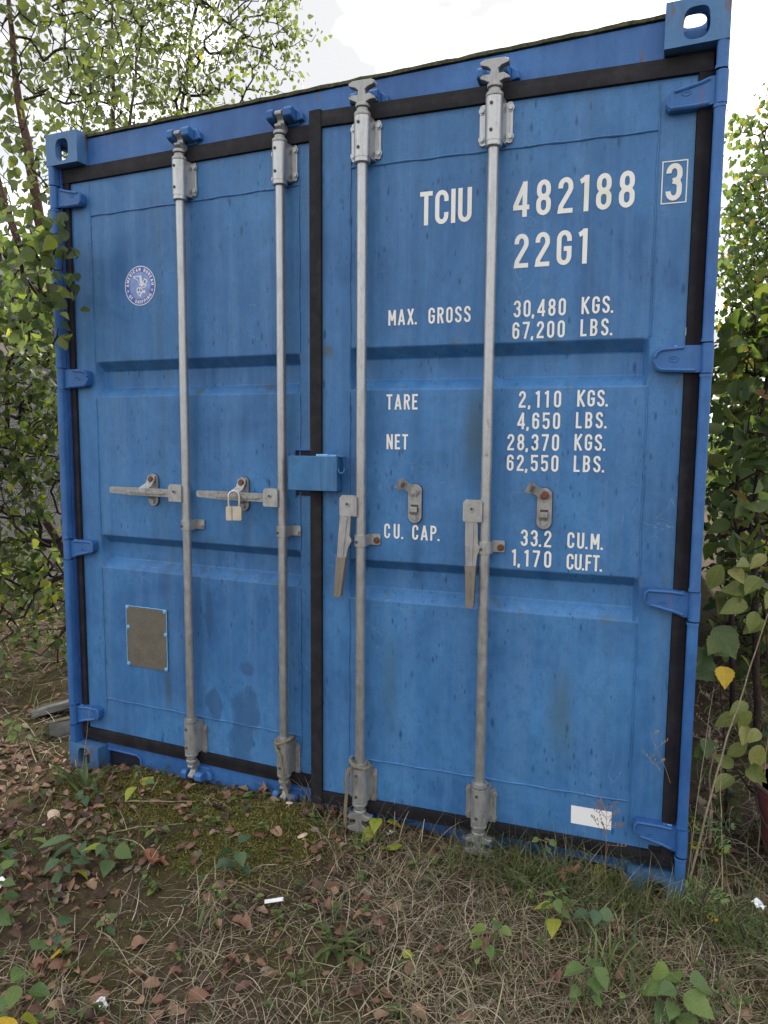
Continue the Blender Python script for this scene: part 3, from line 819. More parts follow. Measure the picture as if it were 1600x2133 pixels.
# lock box over the leaf joint, with its hook, and the pocket it shuts over
mb = MB()
bx0, bx1, bz0, bz1, yf = 1.145, 1.321, 1.246, 1.361, HY - 0.052
t = 0.005
mb.prism([(bx0, bz0), (bx1, bz0), (bx1, bz1 - 0.004), (bx1 - 0.004, bz1), (bx0 + 0.004, bz1), (bx0, bz1 - 0.004)], 'y', yf, yf + t)
mb.box(bx0, bx0 + t, yf + t, HY - 0.016, bz0, bz1 - 0.004)
mb.box(bx1 - t, bx1, yf + t, HY - 0.001, bz0, bz1 - 0.004)
mb.box(bx0 + t, bx1 - t, yf + t, HY - 0.015, bz1 - 0.0055, bz1 - 0.0005)
lb = mb.build('lock_box', PAINT_B, root, MR, bevel=0.002)
hk = MB(); hk.tube([(bx1 + 0.002, HY - 0.046, bz1 - 0.040), (bx1 + 0.006, HY - 0.046, bz1 - 0.052), (bx1 + 0.014, HY - 0.045, bz1 - 0.056), (bx1 + 0.022, HY - 0.043, bz1 - 0.051), (bx1 + 0.025, HY - 0.042, bz1 - 0.040)], 0.0035, 8)
hk.build('hook', PAINT_B, lb)
hk = MB(); hk.tube([(bx1 - 0.02, HY - 0.03, bz1 + 0.001), (bx1 + 0.014, HY - 0.03, bz1 - 0.001), (bx1 + 0.022, HY - 0.02, bz1 - 0.006)], 0.004, 8)
hk.build('weld_bead', PAINT_B, lb)
dr = MB(); dr.tube([(bx0 + 0.10, HY - 0.044, bz1 + 0.001), (bx0 + 0.14, HY - 0.04, bz1 + 0.002)], 0.0055, 7); dr.tube([(bx0 + 0.125, HY - 0.034, bz1 + 0.001), (bx0 + 0.165, HY - 0.03, bz1 + 0.001)], 0.004, 7)
dr.build('filler_bead', CHIP, lb)
mb = MB()
mb.box(1.098, 1.190, HY - 0.001, HY + 0.001, 1.215, 1.374, 1)  # no recess cut here; its shade is a flat dark sheet
mb.tube([(1.094, HY - 0.002, 1.21), (1.094, HY - 0.002, 1.372), (1.099, HY - 0.002, 1.378), (1.19, HY - 0.002, 1.378)], 0.0045, 8)
mb.build('lock_pocket', [PAINT2, DARK], root)
# data plate with rivets
mb = MB(); mb.box(0.296, 0.500, HY - 0.0030, HY - 0.0005, 0.484, 0.732)
dp = mb.build('data_plate', PLATE, root)
rim = MB()
for a, b in (((0.295, 0.733), (0.501, 0.733)), ((0.501, 0.733), (0.501, 0.483)), ((0.295, 0.733), (0.295, 0.483))):
    k = 14
    rim.tube([(a[0] + (b[0] - a[0]) * i / k + 0.0008 * math.sin(i * 2.7), HY - 0.002, a[1] + (b[1] - a[1]) * i / k + 0.0008 * math.sin(i * 1.9)) for i in range(k + 1)], 0.0020, 6)
rim.build('painted_rim', CHIP, dp)
for x, z in ((0.302, 0.727), (0.494, 0.726), (0.305, 0.645), (0.496, 0.633), (0.302, 0.491), (0.495, 0.491)):
    rv = MB(); rv.tube([(x, HY - 0.003, z), (x, HY - 0.006, z), (x, HY - 0.008, z)], [0.0085, 0.0075, 0.003], 10)
    rv.build('rivet', CHIP, dp)
MB().prism([(2.099, 0.222), (2.220, 0.221), (2.220, 0.280), (2.098, 0.280)], 'y', HY - 0.0008, HY - 0.0002).build('paper_label', PAPER, doorR)

# ------------------------------------------------------------------ lettering: a stroke alphabet in the condensed style of the markings
SW = 0.134
def arc(cx, cy, rx, ry, a0, a1, n=8):
    return [(cx + rx * math.cos(R(a0 + (a1 - a0) * i / n)), cy + ry * math.sin(R(a0 + (a1 - a0) * i / n))) for i in range(n + 1)]
def glyph(ch):
    s_ = SW; W = {'I': s_, '1': 0.24, '.': s_, ',': s_ * 1.1, ' ': 0.30, 'M': 0.52, 'A': 0.50, 'K': 0.46, 'X': 0.46, '4': 0.47, 'G': 0.43, 'N': 0.44, 'T': 0.40, 'L': 0.36, 'E': 0.37, 'F': 0.36}.get(ch, 0.42)
    l, r, b, t = s_ / 2, W - s_ / 2, s_ / 2, 1 - s_ / 2
    c = W / 2; rx = (W - s_) / 2; ry = rx * 1.25
    cl = False
    P = []
    topA, botA = arc(c, t - ry, rx, ry, 0, 180), arc(c, b + ry, rx, ry, 180, 360)
    if ch == 'T': P = [[(0, t), (W, t)], [(c, t), (c, 0)]]
    elif ch == 'I': P = [[(l, 0), (l, 1)]]
    elif ch == '1': P = [[(r, 0), (r, 1)], [(0.0, .835), (.03, .845), (r - .02, .925)]]
    elif ch == 'C': P = [[(r, .66)] + topA + botA + [(r, .34)]]
    elif ch == 'G': P = [[(r, .68)] + topA + botA + [(r, .47), (c * .95, .47)]]
    elif ch == 'U': P = [[(l, 1)] + botA + [(r, 1)]]
    elif ch in 'O0': P = [topA + botA + [topA[0]]]
    elif ch == '4': P = [[(W * .72, 0), (W * .72, 1)], [(W * .70, .93), (W * .12, .30)], [(0, .27), (W, .27)]]
    elif ch == '8':
        yt, yb = .53, .50
        up = arc(c, t - ry, rx * .93, ry, 0, 180) + arc(c, yt + ry * .8, rx * .93, ry * .8, 180, 360)
        lo = arc(c, yb - ry * .8, rx, ry * .8, 0, 180) + arc(c, b + ry, rx, ry, 180, 360)
        P = [up + up[:1], lo + lo[:1]]
    elif ch == '2': P = [[(l, .70)] + topA[::-1] + [(r, .68), (r - .03, .60), (l + .02, .20), (l, b), (W, b)]]
    elif ch == '3':
        P = [[(l, .74)] + topA[::-1] + [(r, .66), (r - .04, .57), (c * .85, .53)], [(c * .85, .525), (r - .03, .48), (r, .40)] + arc(c, b + ry, rx, ry, 0, -180) + [(l, .26)]]
    elif ch == '5': P = [[(W, t), (l, t), (l, .53), (l + .04, .57), (c, .60), (r - .03, .56), (r, .47)] + arc(c, b + ry, rx, ry, 0, -180) + [(l, .26)]]
    elif ch == '6': P = [[(r, .72)] + topA + botA + [(r, .42)] + arc(c, .44, rx, ry * .8, 0, 165)]
    elif ch == '7': P = [[(0, t), (W - s_ * .5, t), (W - s_ * .5, .88), (W * .34, 0)]]
    elif ch == 'M': P = [[(l, 0), (l, .97)], [(l, .97), (c, .30)], [(c, .30), (r, .97)], [(r, .97), (r, 0)]]
    elif ch == 'A': P = [[(l, 0), (c, .985)], [(c, .985), (r, 0)], [(W * .2, .27), (W * .8, .27)]]
    elif ch == 'X': P = [[(l, 0), (r, 1)], [(l, 1), (r, 0)]]
    elif ch == 'R': P = [[(l, 0), (l, t), (c, t)] + arc(c, t - .2, rx, .2, 90, -90, 8)[1:] + [(l, t - .4)], [(c, t - .4), (r + .01, 0)]]
    elif ch == 'P': P = [[(l, 0), (l, t), (c, t)] + arc(c, t - .21, rx, .21, 90, -90, 8)[1:] + [(l, t - .42)]]
    elif ch == 'S': P = [[(r, .72)] + topA + [(l, .70), (l + .03, .62), (r - .03, .42), (r, .34)] + arc(c, b + ry, rx, ry, 0, -180) + [(l, .27)]]
    elif ch == 'K': P = [[(l, 0), (l, 1)], [(r + .02, 1), (l, .42)], [(l + .10, .52), (r + .02, 0)]]
    elif ch == 'L': P = [[(l, 1), (l, b), (W, b)]]
    elif ch == 'B': P = [[(c, .52), (l, .52), (l, t), (c, t)] + arc(c, (t + .52) / 2, rx * .95, (t - .52) / 2, 90, -90, 8)[1:], [(l, .52), (l, b), (c, b)] + arc(c, (b + .52) / 2, rx, (.52 - b) / 2, -90, 90, 8)[1:]]
    elif ch == 'E': P = [[(W, t), (l, t), (l, b), (W, b)], [(l, .52), (W * .86, .52)]]
    elif ch == 'F': P = [[(W, t), (l, t), (l, 0)], [(l, .52), (W * .86, .52)]]
    elif ch == 'N': P = [[(l, 0), (l, 1)], [(l, .97), (r, .03)], [(r, 0), (r, 1)]]
    elif ch == 'H': P = [[(l, 0), (l, 1)], [(r, 0), (r, 1)], [(l, .52), (r, .52)]]
    elif ch == '.': P = [[(l, 0), (l, s_ * 1.05)]]
    elif ch == ',': P = [[(l * .7, -.10), (l * 1.3, s_)]]
    return P, W
def stroke_quads(pts, w):
    k = len(pts); L_, R_ = [], []
    for i in range(k):
        closed = k > 3 and math.dist(pts[0], pts[-1]) < 1e-6
        a = Vector(pts[max(i - 1, 0)] if i or not closed else pts[k - 2]); b = Vector(pts[i]); c = Vector(pts[min(i + 1, k - 1)] if i < k - 1 or not closed else pts[1])
        d1 = (b - a) if i > 0 or closed else (c - b); d2 = (c - b) if i < k - 1 or closed else (b - a)
        if d1.length < 1e-9: d1 = d2
        if d2.length < 1e-9: d2 = d1
        d1.normalize(); d2.normalize()
        n1 = Vector((-d1.y, d1.x)); n2 = Vector((-d2.y, d2.x)); n = (n1 + n2)
        if n.length < 1e-6: n = n1
        n.normalize(); m = min(1.6, 1 / max(0.3, n.dot(n1)))
        L_.append(b + n * (w / 2 * m)); R_.append(b - n * (w / 2 * m))
    return L_, R_
def text_mesh(mb, text, x0, x1, z0, z1, y, mi=0, fmap=None, sw=SW):
    h = z1 - z0; gl = [glyph(c) for c in text]
    tw = sum(g[1] for g in gl) * h
    fixed = [c in '.,' for c in text]
    gaps = [0.45 if text[i + 1] in '.,' else 1.0 for i in range(len(text) - 1)]
    gap = ((x1 - x0) - tw) / max(1e-6, sum(gaps)) if len(text) > 1 else 0
    x = x0; lay = 0
    for i, (P, W) in enumerate(gl):
        for q, pl in enumerate(P):
            L_, R_ = stroke_quads(pl, sw)
            yy = y - 0.00006 * (q + (i % 2) * 0.3)
            v = []
            for e, (a, b) in enumerate(zip(L_, R_)):
                for pt in (a, b):
                    u, w_ = x + pt.x * h, z0 + pt.y * h; y_ = yy - 0.00004 * e / len(L_)
                    v.append(fmap(u, w_, y_) if fmap else (u, y_, w_))
            mb.add(v, [(2 * j, 2 * j + 1, 2 * j + 3, 2 * j + 2) for j in range(len(pl) - 1)], mi)
        x += W * h + (gap * gaps[i] if i < len(gaps) else 0)
TEXTS = [('TCIU', 1.579, 1.743, 2.081, 2.182), ('482188', 1.869, 2.212, 2.080, 2.181), ('22G1', 1.876, 2.087, 1.933, 2.032), ('3', 2.2935, 2.3375, 2.087, 2.187),
         ('MAX.', 1.478, 1.573, 1.781, 1.830), ('GROSS', 1.611, 1.746, 1.781, 1.830), ('30,480', 1.878, 2.032, 1.788, 1.838), ('KGS.', 2.077, 2.166, 1.789, 1.838),
         ('67,200', 1.876, 2.031, 1.724, 1.774), ('LBS.', 2.076, 2.166, 1.725, 1.774), ('TARE', 1.474, 1.579, 1.514, 1.563),
         ('2,110', 1.901, 2.027, 1.518, 1.568), ('KGS.', 2.074, 2.161, 1.520, 1.569), ('4,650', 1.898, 2.026, 1.453, 1.503), ('LBS.', 2.072, 2.160, 1.456, 1.504),
         ('NET', 1.475, 1.548, 1.386, 1.435), ('28,370', 1.869, 2.025, 1.388, 1.438), ('KGS.', 2.070, 2.159, 1.390, 1.439), ('62,550', 1.869, 2.025, 1.325, 1.375),
         ('LBS.', 2.070, 2.158, 1.326, 1.375), ('CU.', 1.469, 1.535, 1.093, 1.142), ('CAP.', 1.566, 1.658, 1.093, 1.142), ('33.2', 1.918, 2.011, 1.093, 1.144), ('CU.M.', 2.059, 2.163, 1.094, 1.143),
         ('1,170', 1.892, 2.013, 1.029, 1.081), ('CU.FT.', 2.059, 2.163, 1.028, 1.077)]
for tx in TEXTS:
    mb = MB(); text_mesh(mb, *tx, HY + (0.0010 if tx[0] != '3' else -0.0006) - 0.0004)
    mb.build('lettering', WHITE, doorR, recalc=False, smooth=False)
mb = MB()
for a, b, c, d in ((2.282, 2.349, 2.1915, 2.1945), (2.282, 2.349, 2.0795, 2.0825), (2.282, 2.285, 2.0825, 2.1915), (2.346, 2.349, 2.0825, 2.1915)):
    mb.add([(a, HY - 0.0006, c), (b, HY - 0.0006, c), (b, HY - 0.0006, d), (a, HY - 0.0006, d)], [(0, 1, 2, 3)])
mb.build('lettering_frame', WHITE, doorR, recalc=False)

# round sticker on the left leaf
mb = MB(); sx, sz, yb = 0.410, 1.996, HY + 0.0010
def disc(r0, r1, y, mi, n=48):
    if r0 == 0: mb.add([(sx + r1 * math.cos(a), y, sz + r1 * math.sin(a)) for a in np.linspace(0, 2 * math.pi, n + 1)[:-1]], [tuple(range(n))], mi)
    else:
        v = [(sx + rr_ * math.cos(a), y, sz + rr_ * math.sin(a)) for a in np.linspace(0, 2 * math.pi, n + 1)[:-1] for rr_ in (r0, r1)]
        mb.add(v, [(2 * i, 2 * i + 1, (2 * i + 3) % (2 * n), (2 * i + 2) % (2 * n)) for i in range(n)], mi)
disc(0, 0.0745, yb - 0.0004, 0); disc(0, 0.0712, yb - 0.0006, 1); disc(0, 0.0515, yb - 0.0008, 2)
def arc_text(text, a0, a1, r, h, flip):
    gl = [glyph(c)[1] for c in text]
    wtot = sum(gl) * h + h * 0.25 * (len(text) - 1)
    def fm(u, w_, y):
        fr = u
        if not flip: a = R(a0 + (a1 - a0) * fr / wtot); rad = r + w_
        else: a = R(a0 + (a1 - a0) * fr / wtot); rad = r + h - w_
        return (sx + rad * math.cos(a), y, sz + rad * math.sin(a))
    text_mesh(mb, text, 0, wtot, 0, h, yb - 0.0010, 0, fm, 0.19)
arc_text('AMERICAN BUREAU', 181, -1, 0.0545, 0.0125, False)
arc_text('OF SHIPPING', 213, 327, 0.0550, 0.0120, True)
for a in (196, 342):
    cx, cz = sx + 0.061 * math.cos(R(a)), sz + 0.061 * math.sin(R(a))
    mb.add([(cx + (0.006 if i % 2 == 0 else 0.0025) * math.sin(i * math.pi / 5), yb - 0.0010, cz + (0.006 if i % 2 == 0 else 0.0025) * math.cos(i * math.pi / 5)) for i in range(10)], [tuple(range(10))], 0)
def poly(pts, mi, y): mb.add([(sx + a * 0.0515, y, sz + b * 0.0515) for a, b in pts], [tuple(range(len(pts)))], mi)
poly([(-.62, .72), (.14, .74), (.20, .45), (.30, .18), (.20, -.02), (0, -.02), (-.18, .30), (-.30, .48), (-.55, .55)], 0, yb - 0.0011)
poly([(-.50, .66), (-.05, .66), (-.02, .35), (.04, .10), (-.08, .20), (-.22, .50), (-.45, .58)], 2, yb - 0.0013)
poly([(.22, .20), (.45, .50), (.70, .38), (.72, .22), (.50, .10), (.68, .02), (.40, -.22), (.12, -.10)], 0, yb - 0.0012)
poly([(.34, .22), (.48, .40), (.60, .30), (.44, .14)], 1, yb - 0.0014)
poly([(.30, .00), (.52, .00), (.36, -.14), (.22, -.08)], 2, yb - 0.0014)
poly([(-.30, -.16), (-.10, -.08), (.16, -.14), (.30, -.38), (.52, -.34), (.46, -.58), (.22, -.52), (.05, -.74), (.12, -.86), (-.20, -.66), (-.34, -.42)], 0, yb - 0.0012)
poly([(-.20, -.22), (-.04, -.18), (-.10, -.40), (-.24, -.40)], 1, yb - 0.0014)
poly([(.02, -.24), (.12, -.24), (.20, -.40), (.04, -.46)], 1, yb - 0.0014)
poly([(-.18, -.52), (.0, -.52), (-.02, -.66), (-.12, -.62)], 1, yb - 0.0014)
mb.build('round_sticker', [LOGO_W, LOGO_DK, LOGO_LT], doorL, recalc=False, smooth=False)

# ------------------------------------------------------------------ padlock and rope ends
pl = empty('padlock', (0.884, -0.030, 1.122), 'small pale metal padlock hanging from the horizontal handle', 'padlock', rz=R(24))
mb = MB(); mb.prism(rounded(-0.028, 0.028, 0.0, 0.050, 0.004), 'y', -0.010, 0.012)
mb.prism([(-0.009, 0.0), (-0.003, 0.0), (-0.003, 0.050), (-0.009, 0.050)], 'y', -0.0112, -0.0098, 1)
mb.lathe([(0.004, -0.004), (0.005, 0.001)], (0.0, 0.0, 0), 10, 1)
mb.build('body', [BRASSY, GALV_D], pl, bevel=0.002)
mb = MB(); mb.tube([(-0.019, 0, 0.048), (-0.019, 0, 0.082)] + [(0.019 * math.cos(a), 0, 0.084 + 0.022 * math.sin(a)) for a in np.linspace(math.pi, 0, 12)] + [(0.019, 0, 0.048)], 0.0042, 10)
mb.build('shackle', CHROME, pl)

def rope(name, path, r, label, M=None, loop=None):
    mb = MB()
    def twist(pts, rad):
        dense = []
        P_ = [Vector(q) for q in pts]
        for i in range(len(P_) - 1):
            k = max(2, int((P_[i + 1] - P_[i]).length / 0.0028))
            dense += [P_[i].lerp(P_[i + 1], j / k) for j in range(k)]
        dense.append(P_[-1])
        for ph in range(3):
            st = []
            for i, q in enumerate(dense):
                t_ = (dense[min(i + 1, len(dense) - 1)] - dense[max(i - 1, 0)]).normalized()
                u = t_.orthogonal().normalized(); w_ = t_.cross(u)
                a = ph * 2.094 + i * 0.62
                st.append(q + (u * math.cos(a) + w_ * math.sin(a)) * rad * 0.55)
            mb.tube(st, rad * 0.62, 5)
    twist(path, r)
    if loop: twist(loop, r)
    o = mb.build(name, ROPE, None, M)
    return tag(o, label, 'rope')
def loop_pts(x, y, z, rr_, dz): return [(x + rr_ * math.cos(a), y - rr_ * math.sin(a), z + dz * math.cos(a)) for a in np.linspace(-0.3, 2 * math.pi - 0.3, 20)]
y2 = HY - 0.038
rope('rope', [(1.036, y2 - 0.010, 0.318), (1.046, y2 - 0.030, 0.290), (1.066, y2 - 0.034, 0.262), (1.075, y2 - 0.033, 0.21), (1.078, y2 - 0.033, 0.165), (1.092, y2 - 0.034, 0.13), (1.105, y2 - 0.03, 0.105)],
     0.0052, 'short grey rope tied round the lower bracket left of the door joint', None, loop_pts(1.062, y2, 0.312, 0.033, 0.012))
y3 = HY - 0.040
rope('rope', [(1.376, y3 - 0.022, 0.312), (1.364, y3 - 0.026, 0.29), (1.362, y3 - 0.022, 0.22), (1.356, y3 - 0.02, 0.15), (1.354, y3 - 0.012, 0.10)],
     0.0055, 'grey twisted rope hanging from the lower bracket right of the door joint', MR, loop_pts(1.402, y3, 0.324, 0.032, -0.010))

# ------------------------------------------------------------------ foliage materials and leaf shapes
L_BIRCH = mat_leaf('birch_leaf', [(0.0, (0.080, 0.105, 0.065)), (0.35, (0.115, 0.145, 0.080)), (0.75, (0.145, 0.175, 0.085)), (0.97, (0.20, 0.23, 0.075)), (1.0, (0.34, 0.32, 0.06))], 0.5)
L_LOW = mat_leaf('young_birch_leaf', [(0.0, (0.060, 0.090, 0.048)), (0.5, (0.095, 0.130, 0.060)), (0.88, (0.15, 0.185, 0.065)), (1.0, (0.36, 0.36, 0.06))], 0.52)  # mid green leaves with a few lime ones
L_RIGHT = mat_leaf('sunny_birch_leaf', [(0.0, (0.085, 0.125, 0.050)), (0.5, (0.130, 0.180, 0.070)), (0.92, (0.18, 0.225, 0.075)), (0.97, (0.40, 0.32, 0.05)), (1.0, (0.45, 0.22, 0.05))], 0.5)
L_BUSH = mat_leaf('broad_bush_leaf', [(0.0, (0.065, 0.105, 0.050)), (0.55, (0.105, 0.155, 0.055)), (0.85, (0.13, 0.17, 0.050)), (0.97, (0.20, 0.20, 0.07)), (1.0, (0.25, 0.14, 0.07))], 0.35, vein=0.6)
L_PALE = mat_leaf('yellowing_bush_leaf', [(0.0, (0.14, 0.18, 0.05)), (0.6, (0.21, 0.24, 0.08)), (0.97, (0.30, 0.29, 0.10)), (1.0, (0.33, 0.18, 0.10))], 0.3, vein=0.6)
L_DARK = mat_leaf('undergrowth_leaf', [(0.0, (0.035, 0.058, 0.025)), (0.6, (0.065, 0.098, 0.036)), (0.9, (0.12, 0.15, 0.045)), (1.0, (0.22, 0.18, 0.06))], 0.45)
L_SEED = mat_leaf('seedling_leaf', [(0.0, (0.075, 0.135, 0.055)), (0.5, (0.115, 0.185, 0.06)), (1.0, (0.17, 0.24, 0.065))], 0.3, vein=0.6)
L_WEED = mat_leaf('weed_leaf', [(0.0, (0.06, 0.10, 0.035)), (0.6, (0.11, 0.16, 0.05)), (1.0, (0.20, 0.25, 0.07))], 0.3)
L_BLUE = mat_leaf('bluish_seedling_leaf', [(0.0, (0.055, 0.11, 0.065)), (1.0, (0.10, 0.165, 0.08))], 0.25, vein=0.6)
L_YELL = mat_leaf('yellow_green_leaf', [(0.0, (0.27, 0.33, 0.05)), (1.0, (0.38, 0.36, 0.05))], 0.3, vein=0.6)
L_GOLD = mat_leaf('golden_leaf', [(0.0, (0.55, 0.36, 0.03)), (1.0, (0.60, 0.42, 0.04))], 0.25, vein=0.6)
L_LITTER = mat_leaf('dead_leaf', [(0.0, (0.060, 0.036, 0.028)), (0.25, (0.13, 0.068, 0.048)), (0.5, (0.21, 0.105, 0.070)), (0.72, (0.27, 0.150, 0.100)), (0.88, (0.34, 0.23, 0.15)), (1.0, (0.20, 0.17, 0.14))], 0.10, 0.65)
STRAW = mat_leaf('dry_straw', [(0.0, (0.10, 0.075, 0.052)), (0.35, (0.24, 0.19, 0.135)), (0.8, (0.43, 0.355, 0.255)), (1.0, (0.58, 0.50, 0.38))], 0.2, 0.65)
GRASS = mat_leaf('green_grass', [(0.0, (0.055, 0.085, 0.030)), (0.6, (0.10, 0.14, 0.045)), (1.0, (0.20, 0.22, 0.08))], 0.25, 0.5)
MOSS = mat_leaf('moss_tufts', [(0.0, (0.085, 0.080, 0.022)), (0.5, (0.185, 0.168, 0.045)), (1.0, (0.29, 0.260, 0.075))], 0.25, 0.9)
BARK = mat_plain('birch_bark', (0.105, 0.062, 0.048), 0.85, 0.5, 45, 0.7, 0.2, 0.01)
BARK_D = mat_plain('dark_twig_bark', (0.045, 0.030, 0.024), 0.85, 0.4, 60, 0.6, 0.2, 0.01)
STEM_G = mat_plain('green_stem', (0.10, 0.13, 0.05), 0.6, 0.3, 90, 0.2)
STEM_R = mat_plain('reddish_stem', (0.13, 0.055, 0.04), 0.6, 0.3, 90, 0.2)
STEM_D = mat_plain('dry_stem', (0.30, 0.24, 0.155), 0.7, 0.3, 90, 0.3)
STEM_K = mat_plain('blackened_stem', (0.035, 0.028, 0.025), 0.8, 0.3, 90, 0.3)

def leaf_shape(width=0.42, wpos=0.35, n=4, serr=0.0, fold=0.10, droop=0.10, tip=1.0):
    """leaf blade along +y, base at the origin, length 1"""
    ts = np.linspace(0, 1, n + 2) ** (1.25 if n > 5 else 1.0)
    V, F = [], []
    def w(t):
        a = t / wpos if t < wpos else (1 - t) / (1 - wpos)
        return width * (math.sin(a * math.pi / 2) ** (0.62 if t < wpos else tip))
    for i, t in enumerate(ts):
        zc = -droop * t * t
        V.append((0, t, zc))
        if 0 < i < n + 1:
            s_ = 1 - serr if i % 2 else 1 + serr
            V.append((-w(t) * s_, t - serr * 0.2 * (i % 2), zc + fold * w(t) / width)); V.append((w(t) * s_, t - serr * 0.2 * (i % 2), zc + fold * w(t) / width))
    idx_ = [0]; k = 1
    for i in range(1, n + 1): idx_.append(k); k += 3
    idx_.append(k)
    F.append((0, idx_[1], idx_[1] + 1)); F.append((0, idx_[1] + 2, idx_[1]))
    for i in range(1, n):
        a, b = idx_[i], idx_[i + 1]
        F.append((a, b, b + 1, a + 1)); F.append((a, a + 2, b + 2, b))
    a = idx_[n]
    F.append((a, idx_[n + 1], a + 1)); F.append((a, a + 2, idx_[n + 1]))
    return np.array(V), F
LS_BIRCH = leaf_shape(0.40, 0.32, 3, 0, 0.10, 0.12, 1.25)
LS_BIRCH_N = leaf_shape(0.38, 0.30, 9, 0.08, 0.16, 0.22, 1.3)
LS_OVAL = leaf_shape(0.30, 0.45, 8, 0.02, 0.14, 0.26, 1.0)
LS_HEART = leaf_shape(0.40, 0.36, 13, 0.05, 0.15, 0.26, 1.1)
LS_LANCE = leaf_shape(0.15, 0.45, 6, 0.03, 0.06, 0.30, 0.9)
def cut_leaf():
    out = [(0, 0), (.05, .18), (.30, .22), (.42, .34), (.20, .36), (.10, .40), (.38, .55), (.44, .70), (.22, .62), (.10, .62), (.22, .80), (.20, .92), (.06, .84), (0, 1)]
    pts = out + [(-x, y) for x, y in out[-2:0:-1]]
    V = [(x, y, 0.10 * abs(x) - 0.10 * y * y) for x, y in pts]
    c = [(0, .2, 0), (0, .45, -.02), (0, .7, -.05)]
    n = len(pts); V += c
    F = []
    for i in range(n):
        j = (i + 1) % n
        m = (pts[i][1] + pts[j][1]) / 2
        F.append((i, j, n + (0 if m < .33 else 1 if m < .6 else 2)))
    return np.array(V), F
LS_CUT = cut_leaf()

def rot_from(dirv, nrm):
    d = dirv / np.linalg.norm(dirv, axis=1, keepdims=True)
    x = np.cross(d, nrm); x /= np.maximum(np.linalg.norm(x, axis=1, keepdims=True), 1e-6)
    z = np.cross(x, d)
    return np.stack([x, d, z], 2)             # columns
def scatter_mesh(name, shape, pos, rotm, size, mat, parent=None, kind='stuff'):
    V, F = shape; k = len(V); N = len(pos)
    allv = np.einsum('nij,nkj->nki', rotm, V[None] * np.asarray(size)[:, None, None]) + pos[:, None, :]
    allv = allv.reshape(-1, 3)
    lens = [len(f) for f in F]; flat = np.concatenate([np.array(f) for f in F])
    loops = (flat[None] + (np.arange(N) * k)[:, None]).ravel()
    starts1 = np.concatenate([[0], np.cumsum(lens)[:-1]]); tot = sum(lens)
    starts = (starts1[None] + (np.arange(N) * tot)[:, None]).ravel()
    me = bpy.data.meshes.new(name)
    me.vertices.add(len(allv)); me.vertices.foreach_set('co', allv.astype(np.float32).ravel())
    me.loops.add(len(loops)); me.loops.foreach_set('vertex_index', loops.astype(np.int32))
    me.polygons.add(len(starts)); me.polygons.foreach_set('loop_start', starts.astype(np.int32))
    me.update(calc_edges=True); me.validate()
    me.polygons.foreach_set('use_smooth', np.ones(len(me.polygons), dtype=bool))
    me.materials.append(mat)
    o = bpy.data.objects.new(name, me); COL.objects.link(o)
    if parent: o.parent = parent
    if kind: o['kind'] = kind
    return o
_tmpl = {}
def leaf_mesh(shape, mat):
    key = (id(shape), mat.name)
    if key not in _tmpl:
        me = bpy.data.meshes.new('leaf'); me.from_pydata(shape[0].tolist(), [], [tuple(f) for f in shape[1]])
        me.polygons.foreach_set('use_smooth', [True] * len(me.polygons)); me.materials.append(mat)
        _tmpl[key] = me
    return _tmpl[key]
def leaf_obj(shape, mat, pos, rotm, size, parent, name='leaf'):
    o = bpy.data.objects.new(name, leaf_mesh(shape, mat)); COL.objects.link(o)
    o.parent = parent
    m = np.eye(4); m[:3, :3] = rotm * size; m[:3, 3] = pos
    o.matrix_local = Matrix(m.tolist())
    return o
_C = np.array(CAM); _RT = np.array([RIGHT, DOWN, FWD])
def view(pos):
    v = (pos - _C) @ _RT.T
    return 800 + 1520.79 * v[:, 0] / np.maximum(v[:, 2], .01), 1066.5 + 1520.79 * v[:, 1] / np.maximum(v[:, 2], .01), v[:, 2]
def outside_container(p, m=0.03):
    return ~((p[:, 0] > -m) & (p[:, 0] < 2.438 + m) & (p[:, 1] > -0.02) & (p[:, 1] < 6.1) & (p[:, 2] < 2.66))

